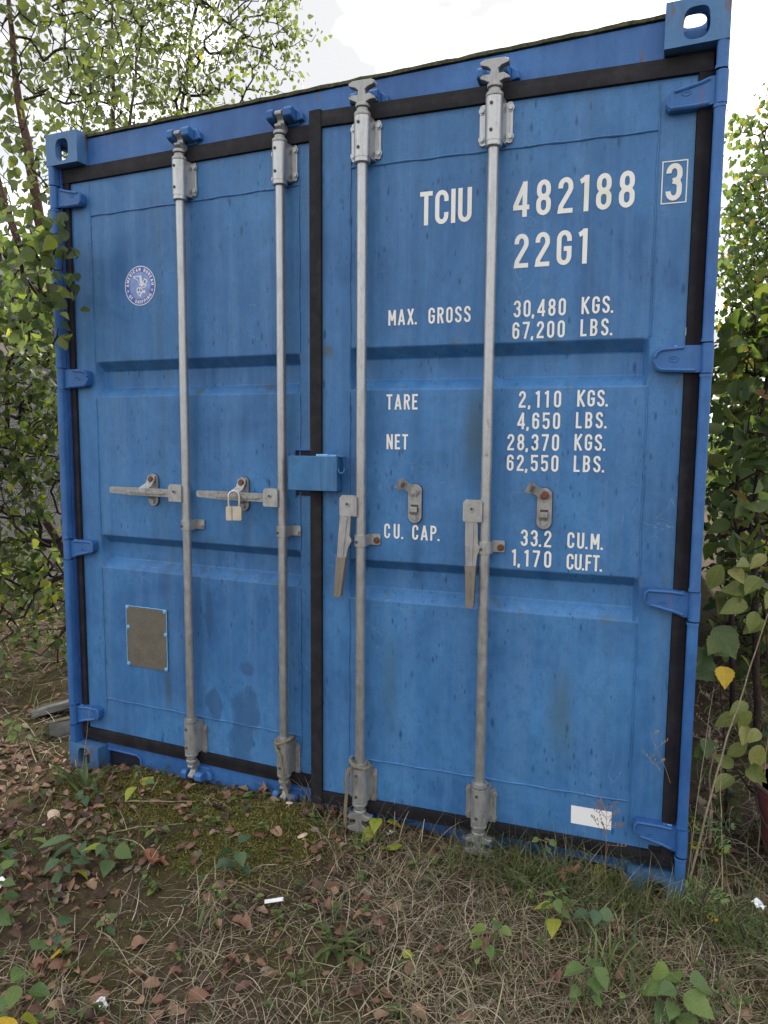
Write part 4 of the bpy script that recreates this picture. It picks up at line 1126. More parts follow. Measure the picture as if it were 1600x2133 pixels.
def make_tree(name, label, trunks, blobs, n_nodes, per, size, lmat, shape, near_shape, n_parts, seed, bark=BARK, group=None, twig=0.0018, hang=0.6, cat='tree', jit=0.07):
    rg = np.random.default_rng(seed)
    root_ = empty(name, trunks[0][0][:3], label, cat, group)
    base = np.array(trunks[0][0][:3])
    nodes, par, rad = [], [], []
    for tr in trunks:
        mb = MB()
        P_ = [Vector(q[:3]) for q in tr]; r_ = [q[3] for q in tr]
        dense, dr_ = [], []
        for i in range(len(P_) - 1):
            k = max(2, int((P_[i + 1] - P_[i]).length / 0.12))
            for j in range(k):
                t = j / k
                dense.append(P_[i].lerp(P_[i + 1], t) + Vector(rg.normal(0, 0.004, 3))); dr_.append(r_[i] * (1 - t) + r_[i + 1] * t)
        dense.append(P_[-1]); dr_.append(r_[-1])
        mb.tube([q - Vector(base) for q in dense], dr_, 9)
        mb.build('trunk', bark, root_)
        for i, q in enumerate(dense):
            if i < 3: continue
            par.append(len(nodes) - 1 if i > 3 else -1); nodes.append(np.array(q)); rad.append(dr_[i])
    ntr = len(nodes)
    vol = np.array([b[3] ** 2 for b in blobs]); vol /= vol.sum()
    ch = rg.choice(len(blobs), n_nodes, p=vol)
    d = rg.normal(size=(n_nodes, 3)); d /= np.linalg.norm(d, axis=1, keepdims=True)
    rr_ = rg.random(n_nodes) ** (1 / 2.4)
    bl = np.array(blobs)
    pts = bl[ch, :3] + d * (rr_ * bl[ch, 3])[:, None]
    pts = pts[outside_container(pts, 0.06) & (pts[:, 2] > 0.12)]
    tr0 = np.array(nodes[:ntr])
    order = np.argsort(np.min(np.linalg.norm(pts[:, None] - tr0[None], axis=2), axis=1))
    cnt = np.zeros(20000)
    A = np.zeros((20000, 3)); A[:ntr] = tr0; n = ntr
    par = par + [0] * 20000
    for i in order:
        q = pts[i]
        dd = np.linalg.norm(A[:n] - q, axis=1) + 0.35 * np.maximum(0, A[:n, 2] - q[2] + 0.05)
        j = int(np.argmin(dd)); dist = np.linalg.norm(A[j] - q)
        k = max(1, int(dist / 0.13)); prev = j; a0 = A[j].copy()
        sag = rg.normal(0, 0.10 * dist, 3); sag[2] = abs(sag[2]) * 0.8
        for s_ in range(1, k + 1):
            t = s_ / k
            np_ = a0 + (q - a0) * t + sag * math.sin(math.pi * t) * 0.6
            A[n] = np_; par[n] = prev; prev = n; n += 1
            if n >= 19990: break
        if n >= 19990: break
    for i in range(n - 1, ntr - 1, -1):
        cnt[i] += 1
        if par[i] >= ntr: cnt[par[i]] += cnt[i]
    mb = MB()
    rb = lambda c: min(0.016, twig * (c ** 0.42))
    for i in range(ntr, n):
        a, b = A[par[i]] - base, A[i] - base
        r0 = rb(cnt[par[i]]) if par[i] >= ntr else rb(cnt[i]) * 1.15
        mb.tube([a, b], [r0, rb(cnt[i])], 5, caps=False)
    br = mb.build('branches', BARK_D, root_, recalc=False); br['kind'] = 'stuff'
    tips = np.where(cnt[:n] <= 7)[0]; tips = tips[tips >= ntr]
    src = np.repeat(tips, per)
    pos = A[src] + rg.normal(0, jit, (len(src), 3)) * np.array([1, 1, 0.8])
    keep = outside_container(pos, 0.02) & (pos[:, 2] > 0.05)
    pos = pos[keep]; N = len(pos)
    dirv = rg.normal(0, 1, (N, 3)); dirv[:, 2] -= hang * 1.6
    nrm = rg.normal(0, 1, (N, 3)); nrm[:, 2] += 0.6
    rotm = rot_from(dirv, nrm); sz = size * rg.uniform(0.65, 1.2, N)
    part = np.zeros(N, bool)
    if n_parts:
        px, py, dz = view(pos)
        vis = (px > 0) & (px < 1600) & (py > 0) & (py < 2133) & (dz > 0.3)
        score = np.where(vis, sz / dz, -1)
        sel = np.argsort(-score)[:n_parts]; sel = sel[score[sel] > 0]
        part[sel] = True
        for i in sel: leaf_obj(near_shape, lmat, pos[i] - base, rotm[i], sz[i], root_)
    scatter_mesh('foliage', shape, pos[~part] - base, rotm[~part], sz[~part], lmat, root_)
    return root_

BLOB_NEAR = [(-1.91, 1.63, 4.12, 0.45), (-1.72, 1.81, 4.01, 0.40), (-1.88, 1.45, 3.44, 0.40), (-1.65, 1.51, 3.06, 0.30), (-1.58, 1.28, 2.69, 0.30), (-1.77, 1.99, 3.84, 0.30), (-2.43, 1.37, 3.92, 0.60), (-2.32, 1.31, 3.03, 0.50), (-1.36, 1.01, 2.39, 0.25), (-1.59, 2.00, 4.23, 0.35), (-1.85, 1.72, 4.70, 0.60), (-2.28, 1.58, 5.11, 0.70), (-1.69, 2.04, 4.93, 0.60)]
BLOB_LOW = [(-0.98, 0.70, 2.05, 0.20), (-1.04, 0.87, 1.83, 0.18), (-1.13, 0.70, 1.75, 0.20), (-1.18, 0.87, 1.48, 0.22), (-1.07, 0.90, 1.26, 0.18), (-1.18, 0.72, 1.13, 0.22), (-1.13, 0.94, 0.92, 0.18), (-1.22, 0.77, 0.79, 0.22), (-1.39, 0.66, 1.43, 0.35), (-1.41, 0.59, 0.89, 0.35), (-1.30, 1.15, 1.52, 0.20), (-1.19, 0.87, 0.58, 0.20), (-1.25, 0.67, 1.95, 0.30),
            (-0.94, 0.73, 2.15, 0.14), (-0.60, 0.40, 2.05, 0.12), (-0.20, 0.05, 2.18, 0.12), (0.02, -0.06, 2.08, 0.11), (0.06, -0.08, 1.97, 0.12), (0.10, -0.09, 2.05, 0.09), (0.12, -0.10, 2.15, 0.07), (0.04, -0.06, 1.80, 0.08), (-0.04, -0.03, 1.86, 0.10), (-0.18, 0.04, 1.98, 0.12), (-0.40, 0.25, 1.88, 0.12)]
BLOB_B1 = [(-3.08, 3.20, 5.09, 0.45), (-2.83, 3.41, 4.96, 0.45), (-2.67, 3.63, 5.29, 0.45), (-2.93, 3.18, 4.34, 0.35), (-2.76, 3.50, 4.52, 0.40), (-3.01, 2.94, 4.51, 0.40), (-3.00, 3.57, 6.00, 0.70), (-2.58, 3.74, 5.92, 0.60), (-3.06, 2.86, 3.96, 0.35), (-2.64, 3.70, 4.84, 0.35)]
BLOB_B2 = [(-2.48, 3.94, 5.31, 0.45), (-2.14, 4.10, 5.40, 0.42), (-1.80, 4.25, 5.36, 0.36), (-1.55, 4.37, 5.41, 0.26), (-1.37, 4.43, 5.27, 0.16), (-1.70, 4.26, 5.04, 0.26), (-2.04, 4.09, 4.94, 0.30), (-2.51, 4.11, 4.99, 0.40), (-2.85, 4.15, 4.79, 0.35), (-1.49, 4.35, 4.99, 0.14), (-2.38, 4.25, 4.80, 0.25), (-1.97, 4.33, 4.80, 0.20), (-1.62, 4.38, 4.83, 0.13), (-2.01, 4.25, 6.14, 0.60), (-2.44, 4.07, 6.28, 0.60), (-1.58, 4.42, 5.96, 0.30), (-2.92, 4.41, 5.38, 0.40)]
BLOB_R1 = [(2.69, 4.16, 3.47, 0.22), (2.59, 4.15, 3.76, 0.08), (2.76, 4.04, 3.13, 0.32), (2.58, 4.18, 3.08, 0.18), (2.68, 3.85, 2.76, 0.32), (2.52, 4.17, 3.26, 0.10), (2.57, 4.13, 2.68, 0.22), (2.76, 3.73, 2.30, 0.35), (2.60, 4.08, 2.40, 0.18), (2.96, 4.11, 2.92, 0.50), (3.01, 4.45, 3.80, 0.40), (3.04, 3.84, 2.20, 0.50), (2.56, 4.27, 4.01, 0.03)]
BLOB_BUSH = [(2.60, 1.38, 1.87, 0.10), (2.65, 1.42, 1.99, 0.12), (2.56, 1.45, 1.71, 0.10), (2.62, 1.15, 1.61, 0.10), (2.60, 1.00, 1.46, 0.08), (2.64, 0.90, 1.35, 0.08), (2.56, 1.19, 1.40, 0.09), (2.60, 0.98, 1.23, 0.08), (2.56, 1.47, 1.15, 0.10), (2.65, 0.89, 1.13, 0.10), (2.56, 1.41, 1.54, 0.10), (2.72, 1.07, 1.46, 0.15), (2.72, 1.34, 1.86, 0.20), (2.58, 1.16, 1.02, 0.10), (2.56, 1.55, 0.90, 0.10), (2.56, 1.66, 1.86, 0.10), (2.62, 1.30, 0.75, 0.12)]
BLOB_HEDGE = [(2.78, 1.95, 0.50, 0.28), (2.76, 2.05, 0.95, 0.28), (2.86, 1.65, 0.32, 0.25), (2.80, 2.2, 1.4, 0.28), (2.75, 3.28, 1.78, 0.35), (2.85, 3.58, 1.46, 0.45), (2.95, 3.36, 0.98, 0.50), (2.80, 3.22, 0.88, 0.40), (2.85, 2.81, 0.43, 0.40), (2.75, 3.13, 0.34, 0.35), (2.90, 2.62, 0.33, 0.45), (2.72, 2.26, 0.25, 0.25), (3.07, 3.51, 1.14, 0.70), (3.05, 2.85, 0.31, 0.50), (2.90, 4.02, 1.99, 0.50), (2.85, 4.31, 1.15, 0.50)]

make_tree('birch_tree', 'brown barked birch leaning left close beside the container', [[(-1.22, 1.48, -0.05, 0.052), (-1.40, 1.50, 1.0, 0.046), (-1.57, 1.51, 1.88, 0.042), (-1.66, 1.54, 2.39, 0.040), (-1.77, 1.54, 2.87, 0.036), (-1.87, 1.56, 3.35, 0.030), (-1.94, 1.56, 3.67, 0.024), (-2.03, 1.58, 4.5, 0.012)],
           [(-1.40, 1.50, 1.0, 0.036), (-1.66, 1.46, 2.1, 0.030), (-1.86, 1.40, 2.8, 0.024), (-2.02, 1.38, 3.3, 0.018), (-2.12, 1.36, 4.0, 0.010)]],
          BLOB_NEAR, 700, 3, 0.072, L_BIRCH, LS_BIRCH, LS_BIRCH_N, 150, 3)
make_tree('young_birch', 'young birch with crooked stem whose leaves reach over the container edge', [[(-0.86, 1.20, -0.02, 0.030), (-1.06, 1.14, 0.49, 0.027), (-1.21, 1.10, 0.75, 0.025), (-1.35, 1.06, 0.96, 0.022), (-1.48, 1.04, 1.22, 0.019), (-1.50, 1.00, 1.45, 0.016), (-1.30, 0.85, 1.8, 0.012), (-0.95, 0.70, 2.05, 0.008), (-0.60, 0.42, 2.10, 0.005), (-0.22, 0.06, 2.16, 0.003)]],
          BLOB_LOW, 760, 4, 0.058, L_LOW, LS_BIRCH, LS_BIRCH_N, 260, 5, jit=0.06)
make_tree('slender_birch', 'slender birch with two thin stems rising behind the container corner', [[(-2.75, 3.45, -0.05, 0.030), (-2.84, 3.44, 2.5, 0.026), (-2.88, 3.44, 4.43, 0.018), (-2.93, 3.53, 5.6, 0.010)], [(-2.72, 3.47, 1.5, 0.022), (-2.78, 3.47, 3.4, 0.018), (-2.74, 3.52, 4.4, 0.014), (-2.66, 3.60, 5.2, 0.008)]],
          BLOB_B1, 800, 4, 0.058, L_BIRCH, LS_BIRCH, LS_BIRCH_N, 60, 8)
make_tree('wide_birch', 'wide birch crown showing against the sky above the container roof', [[(-2.9, 4.5, -0.05, 0.035), (-2.95, 4.5, 3.0, 0.028), (-2.88, 4.45, 4.8, 0.020), (-2.6, 4.3, 5.6, 0.012)]],
          BLOB_B2, 820, 4, 0.057, L_BIRCH, LS_BIRCH, LS_BIRCH_N, 60, 9)
make_tree('backlit_birch', 'sunlit yellowing birch right of the container against the sky', [[(3.05, 4.0, -0.05, 0.035), (2.98, 4.05, 2.0, 0.025), (2.85, 4.1, 3.0, 0.016), (2.70, 4.2, 3.7, 0.007)]],
          BLOB_R1, 700, 6, 0.058, L_RIGHT, LS_BIRCH, LS_BIRCH_N, 80, 12)
make_tree('broadleaf_shrub', 'tall shrub with large oval leaves beside the right door', [[(2.72, 1.25, 0.0, 0.016), (2.66, 1.22, 0.7, 0.014), (2.64, 1.25, 1.3, 0.011), (2.66, 1.35, 1.95, 0.005)], [(2.62, 1.62, 0.0, 0.014), (2.58, 1.58, 0.9, 0.012), (2.58, 1.55, 1.7, 0.007)]],
          BLOB_BUSH, 230, 2, 0.100, L_BUSH, LS_OVAL, LS_OVAL, 170, 14, BARK_D, cat='shrub', jit=0.05, hang=0.35)
make_tree('dark_undergrowth_shrub', 'dense dark shrub in the shade far along the right side', [[(2.95, 3.3, -0.02, 0.03), (2.9, 3.35, 1.0, 0.022), (2.88, 3.6, 2.0, 0.010)], [(2.85, 2.75, -0.02, 0.016), (2.80, 2.8, 0.6, 0.008)]],
          BLOB_HEDGE, 760, 5, 0.080, L_DARK, LS_OVAL, LS_OVAL, 60, 15, BARK_D, cat='shrub', jit=0.10, hang=0.3)
make_tree('shade_tree', 'leafy tree further right with crown added to shade the undergrowth', [[(3.9, 3.0, -0.05, 0.08), (3.85, 3.0, 2.0, 0.06), (3.8, 3.1, 3.4, 0.03)]],
          [(3.45, 1.2, 2.6, 0.6), (3.55, 2.2, 2.9, 0.7), (3.3, 0.5, 2.2, 0.4), (3.7, 2.4, 3.1, 0.8), (3.9, 3.4, 3.4, 0.9), (4.2, 4.6, 3.2, 1.0), (3.6, 5.2, 2.6, 0.8), (3.4, 6.4, 2.0, 0.9), (3.9, 1.6, 2.6, 0.7), (3.3, 6.6, 0.9, 0.8), (4.0, 5.6, 1.0, 0.8), (3.8, 4.4, 1.2, 0.7)], 900, 6, 0.11, L_DARK, LS_OVAL, LS_OVAL, 0, 16, BARK_D, jit=0.13)  # crown parts beyond the view, added to deepen the shade below
make_tree('hidden_shade_birch', 'hidden low birch added behind the container to shade the left ground', [[(-1.0, 3.1, -0.05, 0.045), (-1.05, 3.1, 2.0, 0.035), (-1.1, 3.1, 3.4, 0.015)]],
          [(-1.0, 3.0, 3.0, 0.9), (-1.5, 2.8, 3.1, 0.7), (-0.6, 3.5, 3.2, 0.8), (-1.3, 3.8, 3.5, 0.8), (-1.6, 3.4, 2.4, 0.7)], 560, 5, 0.062, L_BIRCH, LS_BIRCH, LS_BIRCH_N, 20, 27)  # unseen tree, added for its shade on the left ground
make_tree('low_undergrowth_shrub', 'low leafy shrub covering the ground left of the container side', [[(-1.0, 1.0, -0.02, 0.012), (-1.0, 1.0, 0.35, 0.006)], [(-1.7, 1.3, -0.02, 0.012), (-1.7, 1.3, 0.4, 0.006)], [(-0.6, 1.3, -0.02, 0.01), (-0.6, 1.3, 0.3, 0.005)]],
          [(-1.0, 0.9, 0.30, 0.28), (-1.5, 1.2, 0.38, 0.35), (-0.55, 1.25, 0.30, 0.25), (-2.0, 1.6, 0.40, 0.40), (-0.75, 0.65, 0.16, 0.14), (-1.6, 0.7, 0.28, 0.28), (-0.35, 1.0, 0.25, 0.18), (-1.1, 1.7, 0.4, 0.35), (-2.3, 1.1, 0.3, 0.35)], 420, 3, 0.060, L_LOW, LS_BIRCH, LS_BIRCH_N, 60, 31, BARK_D, cat='shrub', jit=0.06, hang=0.1)
make_tree('far_birch', 'distant sunlit birch glimpsed between the right hand shrubs', [[(3.2, 9.6, -0.2, 0.06), (3.15, 9.6, 1.8, 0.05), (3.1, 9.6, 3.6, 0.02)]],
          [(2.9, 9.4, 0.7, 0.7), (3.6, 9.6, 0.8, 0.8), (3.0, 9.7, 1.7, 0.8), (3.8, 9.8, 1.9, 0.9), (3.3, 9.6, 2.9, 0.8), (4.6, 9.8, 1.2, 1.0), (2.4, 9.8, 1.2, 0.6), (4.4, 9.8, 2.8, 0.9)], 620, 6, 0.085, L_RIGHT, LS_BIRCH, LS_BIRCH, 0, 18, BARK_D, jit=0.14)
make_tree('far_thicket_tree', 'far dark tree closing the view at the end of the right side', [[(4.2, 15.0, -0.3, 0.10), (4.1, 15.0, 2.5, 0.07), (4.0, 15.0, 5.0, 0.03)]],
          [(3.0, 15.0, 1.0, 1.1), (4.2, 15.0, 1.2, 1.2), (5.4, 15.2, 1.2, 1.2), (3.6, 15.2, 2.6, 1.2), (4.8, 15.2, 3.0, 1.3), (4.2, 15.4, 4.2, 1.0), (2.2, 15.4, 0.9, 0.9)], 460, 8, 0.13, L_DARK, LS_BIRCH, LS_BIRCH, 0, 19, BARK_D, jit=0.22)
make_tree('far_hedge_tree', 'bushy tree filling the gap behind the container far left', [[(-5.2, 9.5, -0.05, 0.07), (-5.1, 9.5, 2.0, 0.05), (-5.0, 9.5, 4.2, 0.02)]],
          [(-5.0, 9.5, 3.4, 1.2), (-3.8, 9.3, 3.6, 1.1), (-5.6, 9.0, 4.4, 1.0), (-4.4, 9.8, 4.9, 0.9), (-3.0, 9.6, 2.6, 1.0)], 420, 6, 0.075, L_RIGHT, LS_BIRCH, LS_BIRCH, 0, 17, BARK_D, jit=0.14)

# ------------------------------------------------------------------ the house, the wire fence, boards, bucket
PEBBLE = NT('grey_pebbledash'); p = PEBBLE.pos()
vc = PEBBLE.voro(p, 75, out='Color'); vd = PEBBLE.voro(p, 75)
pc = PEBBLE.mix(PEBBLE.ramp(vc, [(0.1, 0), (0.9, 1)]), (0.22, 0.22, 0.22), (0.62, 0.61, 0.60))
PEBBLE.color(PEBBLE.mix(PEBBLE.ramp(vd, [(0.35, 0), (0.6, 0.7)]), pc, (0.13, 0.128, 0.125)))
PEBBLE.set(Roughness=0.9); PEBBLE.bump(PEBBLE.math('SUBTRACT', 1.0, vd), 0.9, 0.012); PEBBLE = PEBBLE.mat
CONC = mat_plain('smooth_plinth_render', (0.40, 0.38, 0.35), 0.9, 0.15, 9, 0.3, 0.2, 0.006)
BEIGE = mat_plain('beige_painted_board', (0.52, 0.45, 0.37), 0.6, 0.08, 12, 0.1)
WFRAME = mat_plain('white_window_frame', (0.75, 0.75, 0.73), 0.5, 0.05, 20, 0.1)
ROOFT = mat_plain('grey_roof_sheet', (0.26, 0.25, 0.25), 0.7, 0.2, 12, 0.3)
GLASS = NT('window_glass'); GLASS.color((0.10, 0.14, 0.14)); GLASS.set(Roughness=0.04); GLASS.b.inputs['Specular IOR Level'].default_value = 0.9; GLASS = GLASS.mat
house = empty('house', (-3.6, 3.0, -0.1), 'grey pebbledash house with pale window band behind the left trees', 'house')
def hp(name, mat, x0, x1, y0, y1, z0, z1, parent=house, bev=0.0):
    mb = MB(); mb.box(x0 + 3.6 * (parent is house), x1 + 3.6 * (parent is house), y0 - 3.0 * (parent is house), y1 - 3.0 * (parent is house), z0 + 0.1 * (parent is house), z1 + 0.1 * (parent is house))
    return mb.build(name, mat, parent, bevel=bev)
Z0, Z1, Z2 = 0.66, 2.14, 2.28
hp('wall', PEBBLE, -7.5, -3.60, 0.6, 9.0, Z0, Z1)
hp('plinth', CONC, -7.5, -3.57, 0.57, 9.03, -0.3, Z0 - 0.002)
hp('footing', CONC, -3.565, -3.48, 0.5, 9.1, -0.3, 0.01)
hp('board_band', BEIGE, -7.5, -3.56, 0.57, 9.03, Z1 + 0.002, Z2)
WINS = [(2.0, 2.85), (3.15, 4.35), (5.0, 6.2)]
edges = [0.6] + [e for w_ in WINS for e in w_] + [9.0]
for i in range(0, len(edges), 2): hp('wall', PEBBLE, -7.5, -3.605, edges[i], edges[i + 1], Z2 + 0.002, 2.95)
hp('wall', PEBBLE, -7.5, -3.605, 0.6, 9.0, 2.952, 3.05)
for a, b in WINS:
    wf = MB()
    for y0, y1, z0, z1 in ((a, a + .06, Z2, 2.95), (b - .06, b, Z2, 2.95), (a + .06, b - .06, Z2, Z2 + .06), (a + .06, b - .06, 2.89, 2.95), ((a + b) / 2 - .03, (a + b) / 2 + .03, Z2 + .06, 2.89)):
        wf.box(-0.10, -0.04, y0 - 3.0, y1 - 3.0, z0 + 0.1, z1 + 0.1)
    w_ = wf.build('window', WFRAME, house)
    MB().box(-0.085, -0.075, a + .05 - 3, b - .05 - 3, Z2 + .05 + .1, 2.90 + .1).build('pane', GLASS, w_)
rf = MB(); rf.prism([(0.16, 3.06 + .1), (0.16, 3.10 + .1), (-2.0, 3.6 + .1), (-4.1, 3.10 + .1), (-4.1, 3.06 + .1)], 'y', -2.8, 6.4)
rf.build('roof', ROOFT, house)

WIRE = mat_plain('rusty_wire', (0.085, 0.05, 0.035), 0.8, 0.4, 80, 0.3)
fence = empty('wire_fence', (-2.75, 2.0, 0.0), 'rusty wire mesh fence standing before the grey house', 'fence')
for y in (-1.6, -0.1, 1.4, 2.9):
    MB().tube([(0, y, -0.15), (0, y, 1.0)], 0.012, 8).build('post', WIRE, fence)
for z in (0.10, 0.32, 0.55, 0.80, 0.97):
    MB().tube([(0.004, y, z + 0.012 * math.sin(y * 4 + z * 9)) for y in np.linspace(-1.6, 2.9, 30)], 0.0035, 5).build('wire', WIRE, fence)
for i, y in enumerate(np.arange(-1.45, 2.9, 0.22)):
    MB().tube([(-0.003, y, 0.05), (-0.003, y + 0.01 * math.sin(i), 0.97)], 0.002, 4).build('upright_wire', WIRE, fence)

GREYB = mat_plain('weathered_grey_sheet', (0.13, 0.13, 0.12), 0.7, 0.4, 14, 0.4, 0.3, 0.004)
WOODB = mat_plain('weathered_wood', (0.085, 0.07, 0.055), 0.85, 0.4, 22, 0.5, 0.2, 0.005)
def board(name, a, b, w, h, mat, label, fold=0.0, roll=0.0):
    a, b = Vector(a), Vector(b); d = (b - a).normalized(); s_ = Vector((d.y, -d.x, 0)).normalized(); u = s_.cross(d)
    s2 = s_ * math.cos(roll) + u * math.sin(roll); u2 = u * math.cos(roll) - s_ * math.sin(roll)
    mb = MB()
    prof = [(-w / 2, -fold), (-w / 2 + .012, 0), (-w / 6, fold * .3), (0, 0), (w / 6, fold * .3), (w / 2 - .012, 0), (w / 2, -fold)] if fold else [(-w / 2, 0), (w / 2, 0)]
    top = prof; bot = [(x, y - h) for x, y in prof[::-1]]
    ring = top + bot; n = len(ring); v = []
    for q in (Vector((0, 0, 0)), b - a):
        v += [q + s2 * x + u2 * y for x, y in ring]
    mb.add(v, [(i, (i + 1) % n, n + (i + 1) % n, n + i) for i in range(n)] + [tuple(range(n))[::-1], tuple(range(n, 2 * n))])
    o = mb.build(name, mat); o.location = a
    return tag(o, label, 'board', 'boards dumped beside the container')
board('metal_sheet', (-0.62, 0.34, 0.03), (-0.20, 0.84, 0.13), 0.12, 0.003, GREYB, 'long grey folded metal sheet on top of the dumped boards', 0.025, 0.25)
board('plank', (-0.62, 0.36, 0.035), (-0.10, 0.85, 0.12), 0.11, 0.022, WOODB, 'brown weathered plank under the grey metal sheet')
board('plank', (-0.44, 0.28, 0.028), (0.0 - 0.06, 0.62, 0.09), 0.07, 0.025, WOODB, 'narrow weathered plank between the sheet and the grey offcut', 0, 0.15)
board('metal_offcut', (-0.34, 0.20, 0.045), (-0.06, 0.50, 0.07), 0.08, 0.004, GREYB, 'short grey metal offcut lying nearest the container corner', 0.045, -0.2)

CLAY = mat_plain('red_brown_plastic', (0.26, 0.075, 0.050), 0.45, 0.25, 18, 0.2)
bk = empty('bucket', (2.790, 0.40, gh(2.790, 0.40)), 'red brown bucket standing on the ground at the right edge', 'bucket')
mb = MB()
prof = [(0.0, 0.004), (0.105, 0.0), (0.112, 0.012), (0.150, 0.235), (0.158, 0.238), (0.158, 0.262), (0.148, 0.262), (0.145, 0.24), (0.104, 0.02), (0.0, 0.02)]
mb.lathe(prof, (0, 0, 0), 32); mb.build('body', CLAY, bk)
mb = MB(); mb.tube([(0.160 * math.cos(a), 0.160 * math.sin(a), 0.262) for a in np.linspace(0, 2 * math.pi, 40)], 0.008, 8); mb.build('rim', mat_plain('grey_bucket_rim', (0.10, 0.06, 0.05), 0.6, 0.3), bk)
mb = MB(); mb.tube([(-0.160 * math.cos(a) * 0.98, -0.05 - 0.12 * math.sin(a), 0.25 - 0.14 * math.sin(a)) for a in np.linspace(0, math.pi, 18)], 0.003, 6); mb.build('handle', STEM_K, bk)

# ------------------------------------------------------------------ ground cover
def in_view_ground(n, seed, x0=-0.9, x1=3.0, y0=-1.35, y1=0.14):
    rg = np.random.default_rng(seed)
    return np.stack([rg.uniform(x0, x1, n), rg.uniform(y0, y1, n)], 1), rg
def off_box(P): return ~((P[:, 0] > -0.005) & (P[:, 0] < 2.443) & (P[:, 1] > 0.035))
def fbm2(P, s, ph=0.0):
    x, y = P[:, 0] * s, P[:, 1] * s
    return (np.sin(x * 1.7 + ph) * np.cos(y * 1.3 - ph) + 0.6 * np.sin(x * 3.1 + y * 2.3 + 1 + ph) + 0.4 * np.cos(x * 5.9 - y * 4.7 + ph) + 0.25 * np.sin(x * 11 + y * 9)) / 2.25
def blades(name, P, rg, lmin, lmax, w, mat, upright, droop, kind='stuff', seg=5, dirs=None):
    N = len(P); L = rg.uniform(lmin, lmax, N); az = rg.uniform(0, 2 * np.pi, N) if dirs is None else dirs + rg.normal(0, .5, N)
    el = np.clip(rg.normal(upright, 0.28, N), 0.05, 1.5)
    ww = w * rg.uniform(0.6, 1.4, N); t = np.linspace(0, 1, seg + 1)
    z0 = ground_h(P[:, 0], P[:, 1])
    curl = rg.normal(0, 0.5, N)
    a = az[:, None] + curl[:, None] * t[None]
    hd = L[:, None] * t[None] * np.cos(el)[:, None] + L[:, None] * 0.25 * droop * t[None] ** 2
    hz = L[:, None] * (t[None] * np.sin(el)[:, None] - droop * rg.uniform(0.4, 1.0, N)[:, None] * t[None] ** 2.2)
    cx = P[:, 0][:, None] + hd * np.cos(a); cy = P[:, 1][:, None] + hd * np.sin(a); 
    gz = ground_h(cx, cy)
    cz = np.maximum(z0[:, None] + hz, gz + 0.002 + 0.006 * rg.random(N)[:, None])
    px, py = -np.sin(az + 0.3), np.cos(az + 0.3)
    wt = ww[:, None] * np.clip(1.05 - t[None] ** 1.5, 0.05, 1)
    Lp = np.stack([cx + px[:, None] * wt, cy + py[:, None] * wt, cz], 2); Rp = np.stack([cx - px[:, None] * wt, cy - py[:, None] * wt, cz + 0.15 * wt], 2)
    ok = ~np.any((cx > -0.004) & (cx < 2.442) & (cy > 0.046) & (cz < 2), axis=1)
    V = np.stack([Lp, Rp], 2).reshape(N, -1, 3)[ok]; N2 = len(V); k = 2 * (seg + 1)
    f1 = np.array([(2 * i, 2 * i + 1, 2 * i + 3, 2 * i + 2) for i in range(seg)])
    F = (f1[None] + (np.arange(N2) * k)[:, None, None]).reshape(-1, 4)
    me = bpy.data.meshes.new(name)
    me.vertices.add(N2 * k); me.vertices.foreach_set('co', V.astype(np.float32).ravel())
    me.loops.add(F.size); me.loops.foreach_set('vertex_index', F.astype(np.int32).ravel())
    me.polygons.add(len(F)); me.polygons.foreach_set('loop_start', (np.arange(len(F)) * 4).astype(np.int32))
    me.update(calc_edges=True); me.validate(); me.materials.append(mat)
    me.polygons.foreach_set('use_smooth', np.ones(len(me.polygons), dtype=bool))
    o = bpy.data.objects.new(name, me); COL.objects.link(o)
    if kind: o['kind'] = kind
    return o
def thin(P, rg, prob):
    k = (rg.random(len(P)) < prob) & off_box(P)
    return P[k]
# straw: thick at the front right, sparse on the moss
P, rg = in_view_ground(34000, 21)
dens = np.clip(-0.14 + 0.95 * (P[:, 0] - 0.85) / 1.05 + 0.35 * np.clip(-P[:, 1] - 0.5, 0, 1) + 0.55 * fbm2(P, 2.9), 0.035, 0.92)
blades('dry_grass', thin(P, rg, dens), rg, 0.05, 0.17, 0.0013, STRAW, 0.55, 0.55)['label'] = 'matted dry straw grass covering the ground'
P, rg = in_view_ground(9000, 22)
dens = np.clip(-0.05 + 0.55 * (P[:, 0] - 0.9) / 1.5 + 0.30 * fbm2(P, 2.9, 2.0), 0.02, 0.9)
blades('green_grass', thin(P, rg, dens), rg, 0.06, 0.20, 0.0016, GRASS, 0.95, 0.45)
Q = np.stack([rg.uniform(1.75, 2.75, 1000), rg.uniform(-0.16, 0.032, 1000)], 1)
blades('green_grass', Q, rg, 0.10, 0.30, 0.0013, GRASS, 1.0, 0.55)
Q = np.stack([rg.uniform(1.15, 2.5, 420), rg.uniform(-0.08, 0.034, 420)], 1)
blades('dry_grass', Q, rg, 0.08, 0.24, 0.0013, STRAW, 1.0, 0.35)
# left side and right side strips beyond the door plane
Q = np.stack([rg.uniform(-3.4, -0.05, 5200), rg.uniform(-0.6, 3.2, 5200)], 1)
blades('dry_grass', Q[:3200], rg, 0.07, 0.22, 0.0022, STRAW, 0.5, 0.55); blades('green_grass', Q[3200:], rg, 0.06, 0.22, 0.0024, GRASS, 0.9, 0.45)
Q = np.stack([rg.uniform(2.45, 3.4, 2600), rg.uniform(0.0, 2.6, 2600)], 1)
blades('dry_grass', Q[:1700], rg, 0.07, 0.26, 0.0018, STRAW, 0.5, 0.5); blades('green_grass', Q[1700:], rg, 0.08, 0.28, 0.0020, GRASS, 1.0, 0.5)
